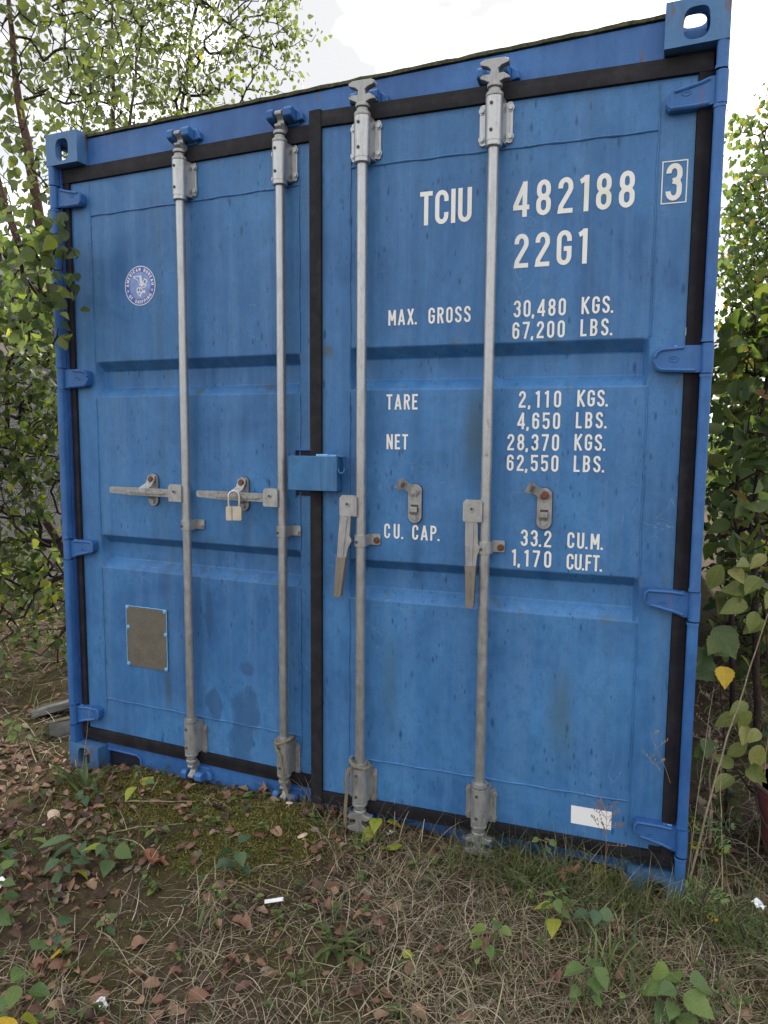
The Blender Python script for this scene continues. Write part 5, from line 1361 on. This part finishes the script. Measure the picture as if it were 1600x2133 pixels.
# moss cushions
P, rg = in_view_ground(80000, 23, 0.0, 2.3, -1.2, 0.05)
mo = (moss_amount(P[:, 0], P[:, 1]) + 0.30 * fbm2(P, 4.1, 1.0) - 0.10)
P = thin(P, rg, np.clip(mo + 0.12, 0, 1) * 0.95)
blades('moss', P, rg, 0.010, 0.022, 0.0022, MOSS, 1.1, 0.25, seg=2)
# tiny weeds
P, rg = in_view_ground(520, 26, 0.1, 2.9, -1.25, 0.03)
P = thin(P, rg, np.clip(0.30 + 0.5 * np.exp(-((P[:, 1] + 0.02) / 0.15) ** 2) + 0.3 * fbm2(P, 3.7, 3.0), 0.05, 0.9))
wc = np.repeat(P, 6, axis=0); wN = len(wc); wa = rg.uniform(0, 2 * np.pi, wN)
wp = np.stack([wc[:, 0] + np.cos(wa) * 0.006, wc[:, 1] + np.sin(wa) * 0.006, ground_h(wc[:, 0], wc[:, 1]) + 0.006 + 0.03 * rg.random(wN)], 1)
wp = wp[wp[:, 1] < 0.03]; wa = wa[:len(wp)]; wN = len(wp)
wd = np.stack([np.cos(wa), np.sin(wa), rg.normal(0.25, 0.3, wN)], 1); wnr = np.stack([rg.normal(0, .3, wN), rg.normal(0, .3, wN), np.ones(wN)], 1)
scatter_mesh('small_weeds', leaf_shape(0.30, 0.45, 4, 0.0, 0.12, 0.2, 1.0), wp, rot_from(wd, wnr), rg.uniform(0.010, 0.030, wN), L_WEED)
# twig crumbs
P, rg = in_view_ground(3400, 24)
blades('twig_litter', thin(P, rg, np.full(len(P), 0.9)), rg, 0.02, 0.09, 0.0013, BARK_D, 0.12, 0.1, seg=2)
# fallen leaves: the largest as things, the rest as one litter
def litter_pose(P, rg):
    N = len(P); az = rg.uniform(0, 2 * np.pi, N); ti = np.abs(rg.normal(0.10, 0.30, N))
    d = np.stack([np.cos(az) * np.cos(ti), np.sin(az) * np.cos(ti), np.sin(ti) * np.sign(rg.normal(size=N)) * 0.5], 1)
    nr = np.stack([rg.normal(0, .45, N), rg.normal(0, .45, N), np.ones(N)], 1)
    pos = np.stack([P[:, 0], P[:, 1], ground_h(P[:, 0], P[:, 1]) + 0.006 + 0.012 * rg.random(N)], 1)
    return pos, rot_from(d, nr)
def curled(seed):
    r_ = random.Random(seed * 5 + 1)
    V, F = leaf_shape(r_.uniform(0.26, 0.42), r_.uniform(0.3, 0.45), 6, 0.07, 0.0, 0.0, r_.uniform(.8, 1.3))
    a, b, c = r_.uniform(-1.6, 2.4), r_.uniform(-1.0, 1.3), r_.uniform(-1.2, 1.2)
    V = V.copy(); V[:, 2] = a * V[:, 0] ** 2 * 1.6 + b * (V[:, 1] - .5) ** 2 * .9 + c * V[:, 0] * (V[:, 1] - .5) + np.array([r_.gauss(0, .035) for _ in V])
    V[:, 0] *= (1 - 0.25 * abs(a) / 2.4); V[:, 0] += 0.12 * math.sin(seed) * V[:, 1] ** 2
    return V, F
CURL = [curled(i) for i in range(12)]
P, rg = in_view_ground(5600, 25)
dens = np.clip(0.55 - 0.42 * (P[:, 0] - 0.6) / 1.3 + 0.75 * fbm2(P, 3.9, 4.0), 0.06, 1)
P = thin(P, rg, dens)
P2 = np.stack([rg.uniform(-3.2, -0.04, 1700), rg.uniform(-0.6, 3.0, 1700)], 1)
P3 = np.stack([rg.uniform(2.46, 3.3, 700), rg.uniform(0.0, 2.4, 700)], 1)
P4 = np.stack([rg.uniform(0.5, 2.3, 90), rg.uniform(-0.03, 0.03, 90)], 1)
P = np.concatenate([P, P2, P3, P4]); P = P[off_box(P)]
pos, rotm = litter_pose(P, rg); sz = 0.020 + 0.036 * rg.random(len(P)) ** 1.4
px, py, dz = view(pos); score = np.where((px > 0) & (px < 1600) & (py > 0) & (py < 2133), sz / dz, 0)
big = np.argsort(-score)[:300]; rest = np.ones(len(P), bool); rest[big] = False
for k, i in enumerate(big):
    o = leaf_obj(CURL[k % 12], L_LITTER, pos[i], rotm[i], sz[i], None, 'fallen_leaf')
    tag(o, 'dry brown fallen leaf lying in the litter before the container', 'leaf', 'brown fallen leaves on the ground')
idx_r = np.where(rest)[0]
for c in range(6):
    ii = idx_r[c::6]
    o = scatter_mesh('leaf_litter', CURL[c * 2], pos[ii], rotm[ii], sz[ii], L_LITTER)

# ------------------------------------------------------------------ single plants
def stem_path(h, lean, az, n=6, sway=0.0, rg=None):
    return [(lean * h * (i / n) ** 1.4 * math.cos(az) + (rg.normal(0, sway) if rg is not None and 0 < i else 0), lean * h * (i / n) ** 1.4 * math.sin(az), h * i / n) for i in range(n + 1)]
def plant(name, label, x, y, h, n, size, shape, mat, seed, stem=STEM_G, cat='plant', group=None, spread=0.55, low=0.25, pet=0.5, accents=(), stem_r=0.0016, lean=0.2, face=0.0):
    rg = np.random.default_rng(seed)
    z = gh(x, y); ro = empty(name, (x, y, z), label, cat, group)
    az = rg.uniform(0, 2 * np.pi); path = stem_path(h, lean, az, 6, 0.002, rg)
    mb = MB(); mb.tube([(path[0][0], path[0][1], -0.02)] + path[1:], [stem_r * (1.25 - 0.6 * i / 6) for i in range(7)], 6)
    attach = []
    for k in range(n):
        f = low + (1 - low) * (k + 0.5) / n; i = min(5, int(f * 6)); t = f * 6 - i
        b = np.array(path[i]) * (1 - t) + np.array(path[i + 1]) * t
        a = az + k * 2.399 + rg.normal(0, .3)
        e = b + np.array([math.cos(a), math.sin(a), 0.35]) * size * pet * rg.uniform(.4, 1.1)
        mb.tube([b, (b + e) / 2 + np.array([0, 0, size * .06]), e], stem_r * 0.55, 5); attach.append((e, a))
    mb.build('stem', stem, ro)
    for k, (e, a) in enumerate(attach):
        d = np.array([[math.cos(a), math.sin(a), rg.normal(-0.25, 0.3)]]); nr = np.array([[rg.normal(0, .35), rg.normal(0, .35) - face, 1.0]])
        leaf_obj(shape, accents[k] if k < len(accents) and accents[k] else mat, e, rot_from(d, nr)[0], size * rg.uniform(.55, 1.2), ro)
    return ro
def tuft(name, label, x, y, n, L, w, mat, seed, up=0.8, droop=0.35, cat='grass tuft', spread=0.02):
    rg = np.random.default_rng(seed)
    z = gh(x, y); ro = empty(name, (x, y, z), label, cat)
    for k in range(n):
        a = rg.uniform(0, 2 * np.pi); l = L * rg.uniform(.6, 1.15); el = np.clip(rg.normal(up, .28), .1, 1.45)
        b = np.array([rg.normal(0, spread), rg.normal(0, spread), -0.004]); mb = MB(); v = []
        m = 7
        for i in range(m + 1):
            t = i / m; hd = l * t * math.cos(el) + l * .2 * droop * t * t; hz = l * (t * math.sin(el) - droop * t ** 2.2)
            c = b + np.array([hd * math.cos(a), hd * math.sin(a), max(hz, 0.004 if i else -0.004)])
            ww = w * (math.sin(math.pi * min(1, (t * .86 + .14))) ** .7 + .04)
            s_ = np.array([-math.sin(a), math.cos(a), 0.0])
            v += [c - s_ * ww, c + np.array([0, 0, -ww * .35]), c + s_ * ww]
        mb.add(v, [q for i in range(m) for q in ((3 * i, 3 * i + 1, 3 * i + 4, 3 * i + 3), (3 * i + 1, 3 * i + 2, 3 * i + 5, 3 * i + 4))])
        mb.build('blade', mat, ro, recalc=False)
    return ro
NB = LS_HEART
PL = [
 ('seedling', 'small seedling with bright leaves left of the bottom left corner casting', 0.10, -0.16, .09, 5, .045, NB, L_SEED, 101, {}),
 ('seedling', 'dark green seedling at the foot of the broad grass tuft', 0.36, -0.26, .07, 5, .055, NB, L_BLUE, 102, {}),
 ('seedling', 'tall red stemmed seedling with two light green leaves at its tip', 0.80, -0.47, .28, 3, .060, NB, L_SEED, 103, dict(stem=STEM_R, low=.8, accents=(L_YELL, L_YELL), face=.5)),
 ('seedling', 'seedling with one bright yellow green leaf hanging forward', 0.72, -0.50, .10, 5, .072, NB, L_SEED, 104, dict(accents=(None, None, L_YELL), face=.6)),
 ('seedling', 'bluish green seedling with serrated leaves left of the yellow leaf plant', 0.64, -0.60, .08, 7, .062, NB, L_BLUE, 105, dict(accents=(None, L_YELL))),
 ('seedling', 'leafy light green seedling at the left edge of the picture', 0.62, -0.86, .20, 10, .058, NB, L_SEED, 106, dict(face=.5)),
 ('seedling', 'pale seedling pair of leaves behind the leafy left edge plant', 0.44, -0.66, .10, 6, .060, NB, L_BLUE, 107, {}),
 ('seedling', 'small seedling right of the dark bent branch', 0.78, -0.36, .07, 4, .042, NB, L_SEED, 108, {}),
 ('seedling', 'dark toothed seedling standing on the moss in the centre', 1.15, -0.40, .10, 6, .056, NB, L_BLUE, 109, {}),
 ('seedling', 'tiny light green seedling among brown leaves left of centre', 0.93, -0.75, .06, 4, .036, NB, L_SEED, 110, {}),
 ('seedling', 'dark leaf seedling beside the golden fallen leaf', 0.84, -0.84, .05, 3, .055, NB, L_BLUE, 111, {}),
 ('seedling', 'tall seedling with yellowing leaves in the bottom left corner', 1.00, -1.12, .22, 9, .062, NB, L_SEED, 112, dict(accents=(L_YELL, None, L_GOLD))),
 ('seedling', 'upright seedling with heart shaped leaves in the straw', 1.97, -0.48, .15, 6, .052, NB, L_SEED, 113, dict(stem=STEM_R)),
 ('nettle', 'yellow green nettle clump below the brown patched leaf', 2.12, -0.27, .11, 8, .055, NB, L_SEED, 114, dict(accents=(L_YELL, None, L_YELL))),
 ('nettle', 'bluish nettle right of the yellow green nettle clump', 2.22, -0.25, .10, 7, .050, NB, L_BLUE, 115, {}),
 ('nettle', 'pale nettle near the bottom edge right of centre', 2.22, -0.52, .13, 9, .055, NB, L_SEED, 116, {}),
 ('nettle', 'large leaved nettle near the bottom edge at right', 2.42, -0.46, .14, 10, .078, NB, L_SEED, 117, dict(face=.4)),
 ('mugwort', 'fresh mugwort sprout with lobed leaves beside the container post', 2.475, 0.10, .27, 10, .065, LS_CUT, L_SEED, 118, dict(low=.5, stem=STEM_D, accents=(L_YELL, None, L_YELL, None, L_YELL), lean=.1, face=.5)),
 ('mugwort', 'mugwort with yellow lower leaves in front of the bottom right casting', 2.47, -0.10, .17, 12, .060, LS_CUT, L_SEED, 119, dict(low=.3, stem=STEM_K, accents=(L_GOLD, L_YELL), face=.4)),
 ('mugwort', 'mugwort clump under the pale scrap at the right edge', 2.62, -0.14, .12, 12, .050, LS_CUT, L_SEED, 120, dict(low=.3, stem=STEM_K)),
 ('mugwort', 'small mugwort clump in the bottom right straw', 2.53, -0.36, .08, 10, .042, LS_CUT, L_SEED, 121, dict(low=.3)),
 ('hazel_shoot', 'single large round leaf on a shoot at the right edge', 2.70, 0.06, .13, 2, .120, NB, L_SEED, 122, dict(low=.7, face=.8)),
 ('dock', 'yellow green dock leaf standing under the third lock rod', 1.47, -0.03, .07, 3, .075, LS_OVAL, L_YELL, 123, dict(face=.6)),
 ('seedling', 'two small leaves on pale stalks against the bottom right gasket', 2.03, -0.02, .12, 3, .045, NB, L_SEED, 124, dict(low=.7, stem=STEM_D)),
 ('fern', 'small feathery green fern right of the third lock rod foot', 1.45, -0.12, .06, 6, .060, LS_CUT, L_SEED, 125, {}),
 ('dock', 'broad lance leaved dock rosette near the mushrooms', 0.56, -0.46, .04, 6, .115, LS_LANCE, L_BLUE, 126, dict(low=.1)),
 ('dock', 'low dock with narrow leaves left of the mushrooms', 0.38, -0.56, .04, 5, .105, LS_LANCE, L_SEED, 127, dict(low=.1)),
 ('seedling', 'light green leafy seedling beneath the dumped boards', -0.35, 0.05, .16, 8, .052, NB, L_SEED, 128, {}),
 ('seedling', 'yellow spotted sapling left of the dumped boards', -0.95, 0.45, .30, 12, .060, NB, L_SEED, 129, dict(accents=(L_GOLD, None, L_YELL))),
 ('seedling', 'leafy sapling in front of the wire fence', -1.35, 1.0, .42, 16, .066, NB, L_BLUE, 130, dict(accents=(L_YELL,))),
 ('seedling', 'leafy sapling low behind the crooked birch stem', -1.75, 1.5, .50, 18, .070, NB, L_SEED, 131, {}),
 ('seedling', 'low sapling close to the left container side', -0.55, 0.95, .30, 12, .060, NB, L_BLUE, 132, {}),
 ('seedling', 'shaded sapling behind the bucket', 2.72, 0.95, .30, 12, .080, NB, L_DARK, 133, {}),
 ('seedling', 'shaded low plant between bucket and container', 2.56, 0.55, .14, 8, .055, NB, L_DARK, 134, {}),
]
for nm, lb_, x, y, h, n, s_, sh, mt, sd, kw in PL: plant(nm, lb_, x, y, h, int(n * 1.35) if nm != 'hazel_shoot' else n, s_ * 0.84, sh, mt, sd, **kw)
tuft('grass_tuft', 'tuft of broad grass blades in front of the bottom left casting', 0.26, -0.18, 18, 0.20, 0.0065, GRASS, 201, .95, .35)
tuft('grass_tuft', 'dense dark green narrow leaved tuft right of the fourth rod', 2.00, -0.10, 60, 0.15, 0.0032, GRASS, 202, .75, .40, spread=.03)
tuft('plantain', 'plantain rosette with narrow leaves in the centre foreground', 1.57, -0.54, 22, 0.13, 0.0062, GRASS, 203, .55, .35)
tuft('grass_tuft', 'short green tuft beside the white strip', 1.20, -0.62, 12, 0.10, 0.0042, GRASS, 204, .9, .35)
tuft('grass_tuft', 'tall green grass clump in the right foreground', 2.27, -0.36, 46, 0.22, 0.0026, GRASS, 205, 1.05, .45, spread=.04)

# broad leaves hanging beside the container: two shrub sprays
def spray(name, label, base, tips, size, shape, mat, seed, stem=BARK_D, accents=None):
    rg = np.random.default_rng(seed); ro = empty(name, base, label, 'shrub'); B = np.array(base)
    mb = MB(); tp = np.array(tips) - B; prev = np.zeros(3)
    order = np.argsort(tp[:, 2]); nodes = [np.zeros(3), np.array([0, 0, 0.12])]
    mb.tube([nodes[0], nodes[1]], 0.006, 6)
    for i in order:
        q = tp[i] + np.array([0, 0.03, 0.03]); dd = [np.linalg.norm(q - a) + .5 * max(0, a[2] - q[2]) for a in nodes]; j = int(np.argmin(dd)); a = nodes[j]
        mid = (a + q) / 2 + rg.normal(0, .015, 3); mb.tube([a, mid, q], [0.0038, 0.003, 0.0018], 6); nodes += [mid, q]
    mb.build('stem', stem, ro)
    for k, q in enumerate(tp):
        d = np.array([[rg.normal(-.2, .7), rg.normal(-.45, .3), rg.normal(-.35, .35)]]); nr = np.array([[rg.normal(0, .3), -0.9, 0.55 + rg.normal(0, .2)]])
        leaf_obj(shape, accents.get(k, mat) if accents else mat, q, rot_from(d, nr)[0], size * rg.uniform(.75, 1.15) * (0.62 if accents and k in accents else 1.0), ro)
    return ro
spray('hazel_shrub', 'dark hazel spray with large toothed leaves beside the third right hinge', (2.56, 0.52, gh(2.56, .52)),
      [(2.500, .40, .763), (2.535, .41, .732), (2.485, .38, .715), (2.505, .385, .669), (2.545, .47, .765), (2.52, .36, .686), (2.49, .42, .80)], .105, LS_HEART, L_BUSH, 301, accents={5: L_GOLD})
spray('yellowing_shrub', 'yellowing oval leaved shrub drooping at the right picture edge', (2.72, 0.62, gh(2.72, .62)),
      [(2.50, .414, 1.014), (2.53, .432, .999), (2.593, .458, .937), (2.581, .447, .889), (2.611, .457, .858), (2.62, .474, .968), (2.642, .467, .827), (2.56, .45, .96), (2.66, .47, .93), (2.58, .46, 1.02), (2.63, .45, 1.05), (2.67, .46, 1.10)], .088, LS_OVAL, L_PALE, 302)
spray('yellowing_shrub', 'low drooping branch of pale oval leaves above the bucket', (2.70, 0.50, gh(2.70, .50)),
      [(2.578, .401, .512), (2.613, .419, .528), (2.601, .408, .481), (2.605, .402, .418), (2.648, .421, .418), (2.609, .394, .339), (2.567, .373, .315), (2.622, .402, .355), (2.60, .40, .56), (2.57, .40, .34), (2.64, .41, .47)], .078, LS_OVAL, L_PALE, 303)
spray('maple_seedling', 'green leaf and pink leaf on a thin stem right of the post', (2.51, 0.40, gh(2.51, .40)),
      [(2.485, .345, .44), (2.487, .345, .405), (2.515, .35, .395)], .075, LS_HEART, L_BUSH, 304, STEM_D, {2: mat_leaf('pink_leaf', [(0, (.33, .15, .11)), (1, (.36, .18, .13))], .2)})

# dry stalks
def stalk(label, pts, r, mat=STEM_D, panicle=0, seed=1):
    rg = np.random.default_rng(seed); b = np.array(pts[0]); ro = empty('dry_stalk', pts[0], label, 'stalk')
    P_ = [np.array(q) - b for q in pts]; P_[0] = P_[0] - np.array([0, 0, .03]); dense = []
    for i in range(len(P_) - 1):
        for j in range(5): dense.append(P_[i] + (P_[i + 1] - P_[i]) * j / 5 + rg.normal(0, .0012, 3))
    dense.append(P_[-1]); m = len(dense)
    mb = MB(); mb.tube(dense, [r * (1.1 - .75 * i / m) for i in range(m)], 6); mb.build('stem', mat, ro)
    if panicle:
        mb = MB(); top = P_[-1]
        for k in range(panicle):
            f = rg.uniform(.62, 1); o = P_[0] + (top - P_[0]) * f; a = rg.uniform(0, 6.28); l = .05 * (1.25 - f) * 2
            e = o + np.array([math.cos(a) * l, math.sin(a) * l * .6, l * rg.uniform(.2, .9)])
            mb.tube([o, e], .0005, 4)
            for q in range(3):
                c = o + (e - o) * (.6 + .2 * q); mb.tube([c, c + np.array([0, 0, .004]), c + np.array([0.001, 0, .009])], [.0006, .0019, .0004], 5)
        mb.build('seed_head', mat, ro)['kind'] = 'stuff'
    return ro
stalk('long dry stalk leaning right across the undergrowth', [(2.435, .02, gh(2.435, .02)), (2.50, .14, .36), (2.56, .20, .62), (2.63, .25, .90)], .0038)
stalk('thin dry stalk with a tiny tip leaning beside the container post', [(2.44, .03, gh(2.44, .03)), (2.46, .12, .33), (2.492, .215, .66)], .0020, STEM_D, 6, 2)
stalk('upright thin dry stalk in front of the dark undergrowth', [(2.545, .02, gh(2.545, .02)), (2.535, .10, .2), (2.522, .20, .44)], .0022)
stalk('thin dead stem leaning left over the bottom right hinge', [(2.46, .12, gh(2.46, .12)), (2.446, .10, .244), (2.38, .03, .42), (2.323, -.01, .57)], .0013, STEM_D, 5, 4)
stalk('grey dry stalk standing before the bucket', [(2.655, .36, gh(2.655, .36)), (2.66, .40, .2), (2.672, .44, .50)], .0026)
stalk('grass stem with feathery seed head in front of the white label', [(2.222, -.085, gh(2.222, -.085)), (2.22, -.075, .18), (2.214, -.06, .345)], .0010, mat_plain('pink_brown_seed', (.26, .15, .10), .8, .3), 20, 5)
stalk('plantain stalk with brown seed head before the left door', [(.12, -.06, gh(.12, -.06)), (.15, -.05, .18), (.19, -.05, .36)], .0012, STEM_D, 0, 6)
stalk('pale dry twig lying across the moss', [(.34, -.22, gh(.34, -.22) + .012), (.52, -.18, gh(.52, -.18) + .016), (.74, -.10, gh(.74, -.10) + .014)], .0034, STEM_D, 0, 7)
stalk('pale straight twig lying left of the dark bent branch', [(.48, -.42, gh(.48, -.42) + .012), (.66, -.32, gh(.66, -.32) + .016), (.80, -.24, gh(.80, -.24) + .012)], .0026, STEM_D, 0, 8)
stalk('dark bent branch arching over the moss', [(.72, -.42, gh(.72, -.42) + .01), (.80, -.34, gh(.8, -.34) + .04), (.92, -.28, gh(.92, -.28) + .05), (1.02, -.27, gh(1.02, -.27) + .04), (1.06, -.36, gh(1.06, -.36) + .01)], .0032, STEM_K, 0, 9)
stalk('reddish twig lying across the straw below the fourth rod', [(1.75, -.16, gh(1.75, -.16) + .03), (1.92, -.08, gh(1.92, -.08) + .04), (2.10, .0, gh(2.1, 0.) + .05)], .0020, STEM_R, 0, 10)
stalk('thin dark stem leaning in front of the fourth lock rod', [(1.78, -.34, gh(1.78, -.34)), (1.80, -.20, .10), (1.81, -.06, .20)], .0018, STEM_R, 0, 11)
for k, (x, y, a) in enumerate(((2.50, -.30, .1), (2.525, -.29, -.05))):
    stalk(['blackened stem nearer the post under the mugwort', 'blackened stem further right under the mugwort'][k], [(x + .02, y - .1, gh(x, y - .1)), (x, y - .03, .08), (x - .02, y + .05, .17)], .0026, STEM_K, 0, 12 + k)

# mushrooms, scraps, special leaves
CAP = mat_plain('pale_mushroom_cap', (0.62, 0.47, 0.35), 0.6, 0.15, 60, 0.2); GILL = mat_plain('mushroom_stem', (0.60, 0.52, 0.42), 0.7, 0.15, 60)
def mushroom(label, x, y, r, h, tilt, seed):
    ro = empty('mushroom', (x, y, gh(x, y)), label, 'mushroom', 'pale mushrooms in the moss'); ro.rotation_euler = (tilt, tilt * .5, seed)
    mb = MB(); mb.tube([(0, 0, -.01), (.002, 0, h * .6), (0, 0, h)], [r * .30, r * .26, r * .32], 9); mb.build('stem', GILL, ro)
    mb = MB(); mb.lathe([(r * .2, h - r * .05), (r * .92, h - r * .12), (r, h), (r * .86, h + r * .22), (r * .5, h + r * .34), (r * .18, h + r * .28), (0.0, h + r * .24)], (0, 0, 0), 18); mb.build('cap', CAP, ro)
mushroom('pale mushroom cap lying in the moss at far left', 0.31, -0.37, .023, .012, .55, 1)
mushroom('broken pale mushroom left of and below the round cap', 0.335, -0.425, .017, .016, 1.2, 2)
mushroom('small round mushroom in moss below the second rod', 1.115, -0.045, .014, .016, .3, 3)
mushroom('split pale mushroom on the straw right of the moss', 1.24, -0.16, .019, .010, .4, 4)
SCRAP = mat_plain('white_plastic_scrap', (0.80, 0.81, 0.84), 0.4, 0.05, 40, 0.1)
mb = MB(); mb.box(-.028, .028, -.0065, .0065, 0, .003); o = mb.build('plastic_strip', SCRAP, bevel=.0008); o.location = (1.32, -.475, gh(1.32, -.475) + .016); o.rotation_euler = (.25, -.10, .52)
tag(o, 'short white plastic strip lying in the straw', 'strip')
def crumple(name, label, x, y, s_, mat, seed, cat, lift=.02):
    rg = np.random.default_rng(seed); n = 6; v = []
    for j in range(n):
        for i in range(n):
            v.append(((i / (n - 1) - .5) * s_ + rg.normal(0, s_ * .05), (j / (n - 1) - .5) * s_ * .7 + rg.normal(0, s_ * .05), lift + rg.normal(0, s_ * .13)))
    mb = MB().add(v, [(j * n + i, j * n + i + 1, (j + 1) * n + i + 1, (j + 1) * n + i) for j in range(n - 1) for i in range(n - 1)])
    o = mb.build(name, mat, smooth=False, recalc=False); o.location = (x, y, gh(x, y)); o.rotation_euler = (rg.uniform(-.3, .5), rg.uniform(-.3, .3), rg.uniform(0, 6))
    return tag(o, label, cat)
crumple('paper_scrap', 'crumpled white paper at the left edge of the picture', .46, -.74, .075, SCRAP, 1, 'paper')
crumple('paper_scrap', 'torn white paper scrap near the bottom left corner', 1.12, -.95, .034, SCRAP, 2, 'paper')
crumple('paper_scrap', 'small white scrap caught on the mugwort at right', 2.62, -.05, .035, SCRAP, 3, 'paper', .10)
crumple('paper_scrap', 'white scrap at the container foot between third and fourth rods', 1.52, -.04, .030, SCRAP, 4, 'paper')
RUSTL = mat_plain('rust_brown_leaf', (0.22, 0.095, 0.055), 0.6, 0.4, 60, 0.4)
crumple('crumpled_leaf', 'large crumpled rust brown leaf among dark litter left of centre', .84, -.46, .085, RUSTL, 5, 'leaf', .035)
crumple('crumpled_leaf', 'rust brown curled leaf with yellow patch right of the dark tuft', 2.11, -.06, .075, RUSTL, 6, 'leaf', .045)
for k, (lb_, x, y, s_, mt) in enumerate((('golden yellow fallen leaf near the bottom left', .88, -.86, .048, L_GOLD), ('golden yellow fallen leaf under the left edge seedling', .66, -.90, .046, L_GOLD),
        ('pale green fallen leaf lying below the third rod', 1.58, -.10, .072, L_YELL), ('pale yellow fallen leaf in the straw right of the plantain', 1.75, -.52, .036, L_YELL), ('yellow green leaf lying right of the rust brown leaf', 2.19, -.03, .09, L_YELL))):
    rg = np.random.default_rng(50 + k); pos_, rm_ = litter_pose(np.array([[x, y]]), rg)
    tag(leaf_obj(CURL[k], mt, pos_[0] + np.array([0, 0, .012]), rm_[0], s_, None, 'fallen_leaf'), lb_, 'leaf')
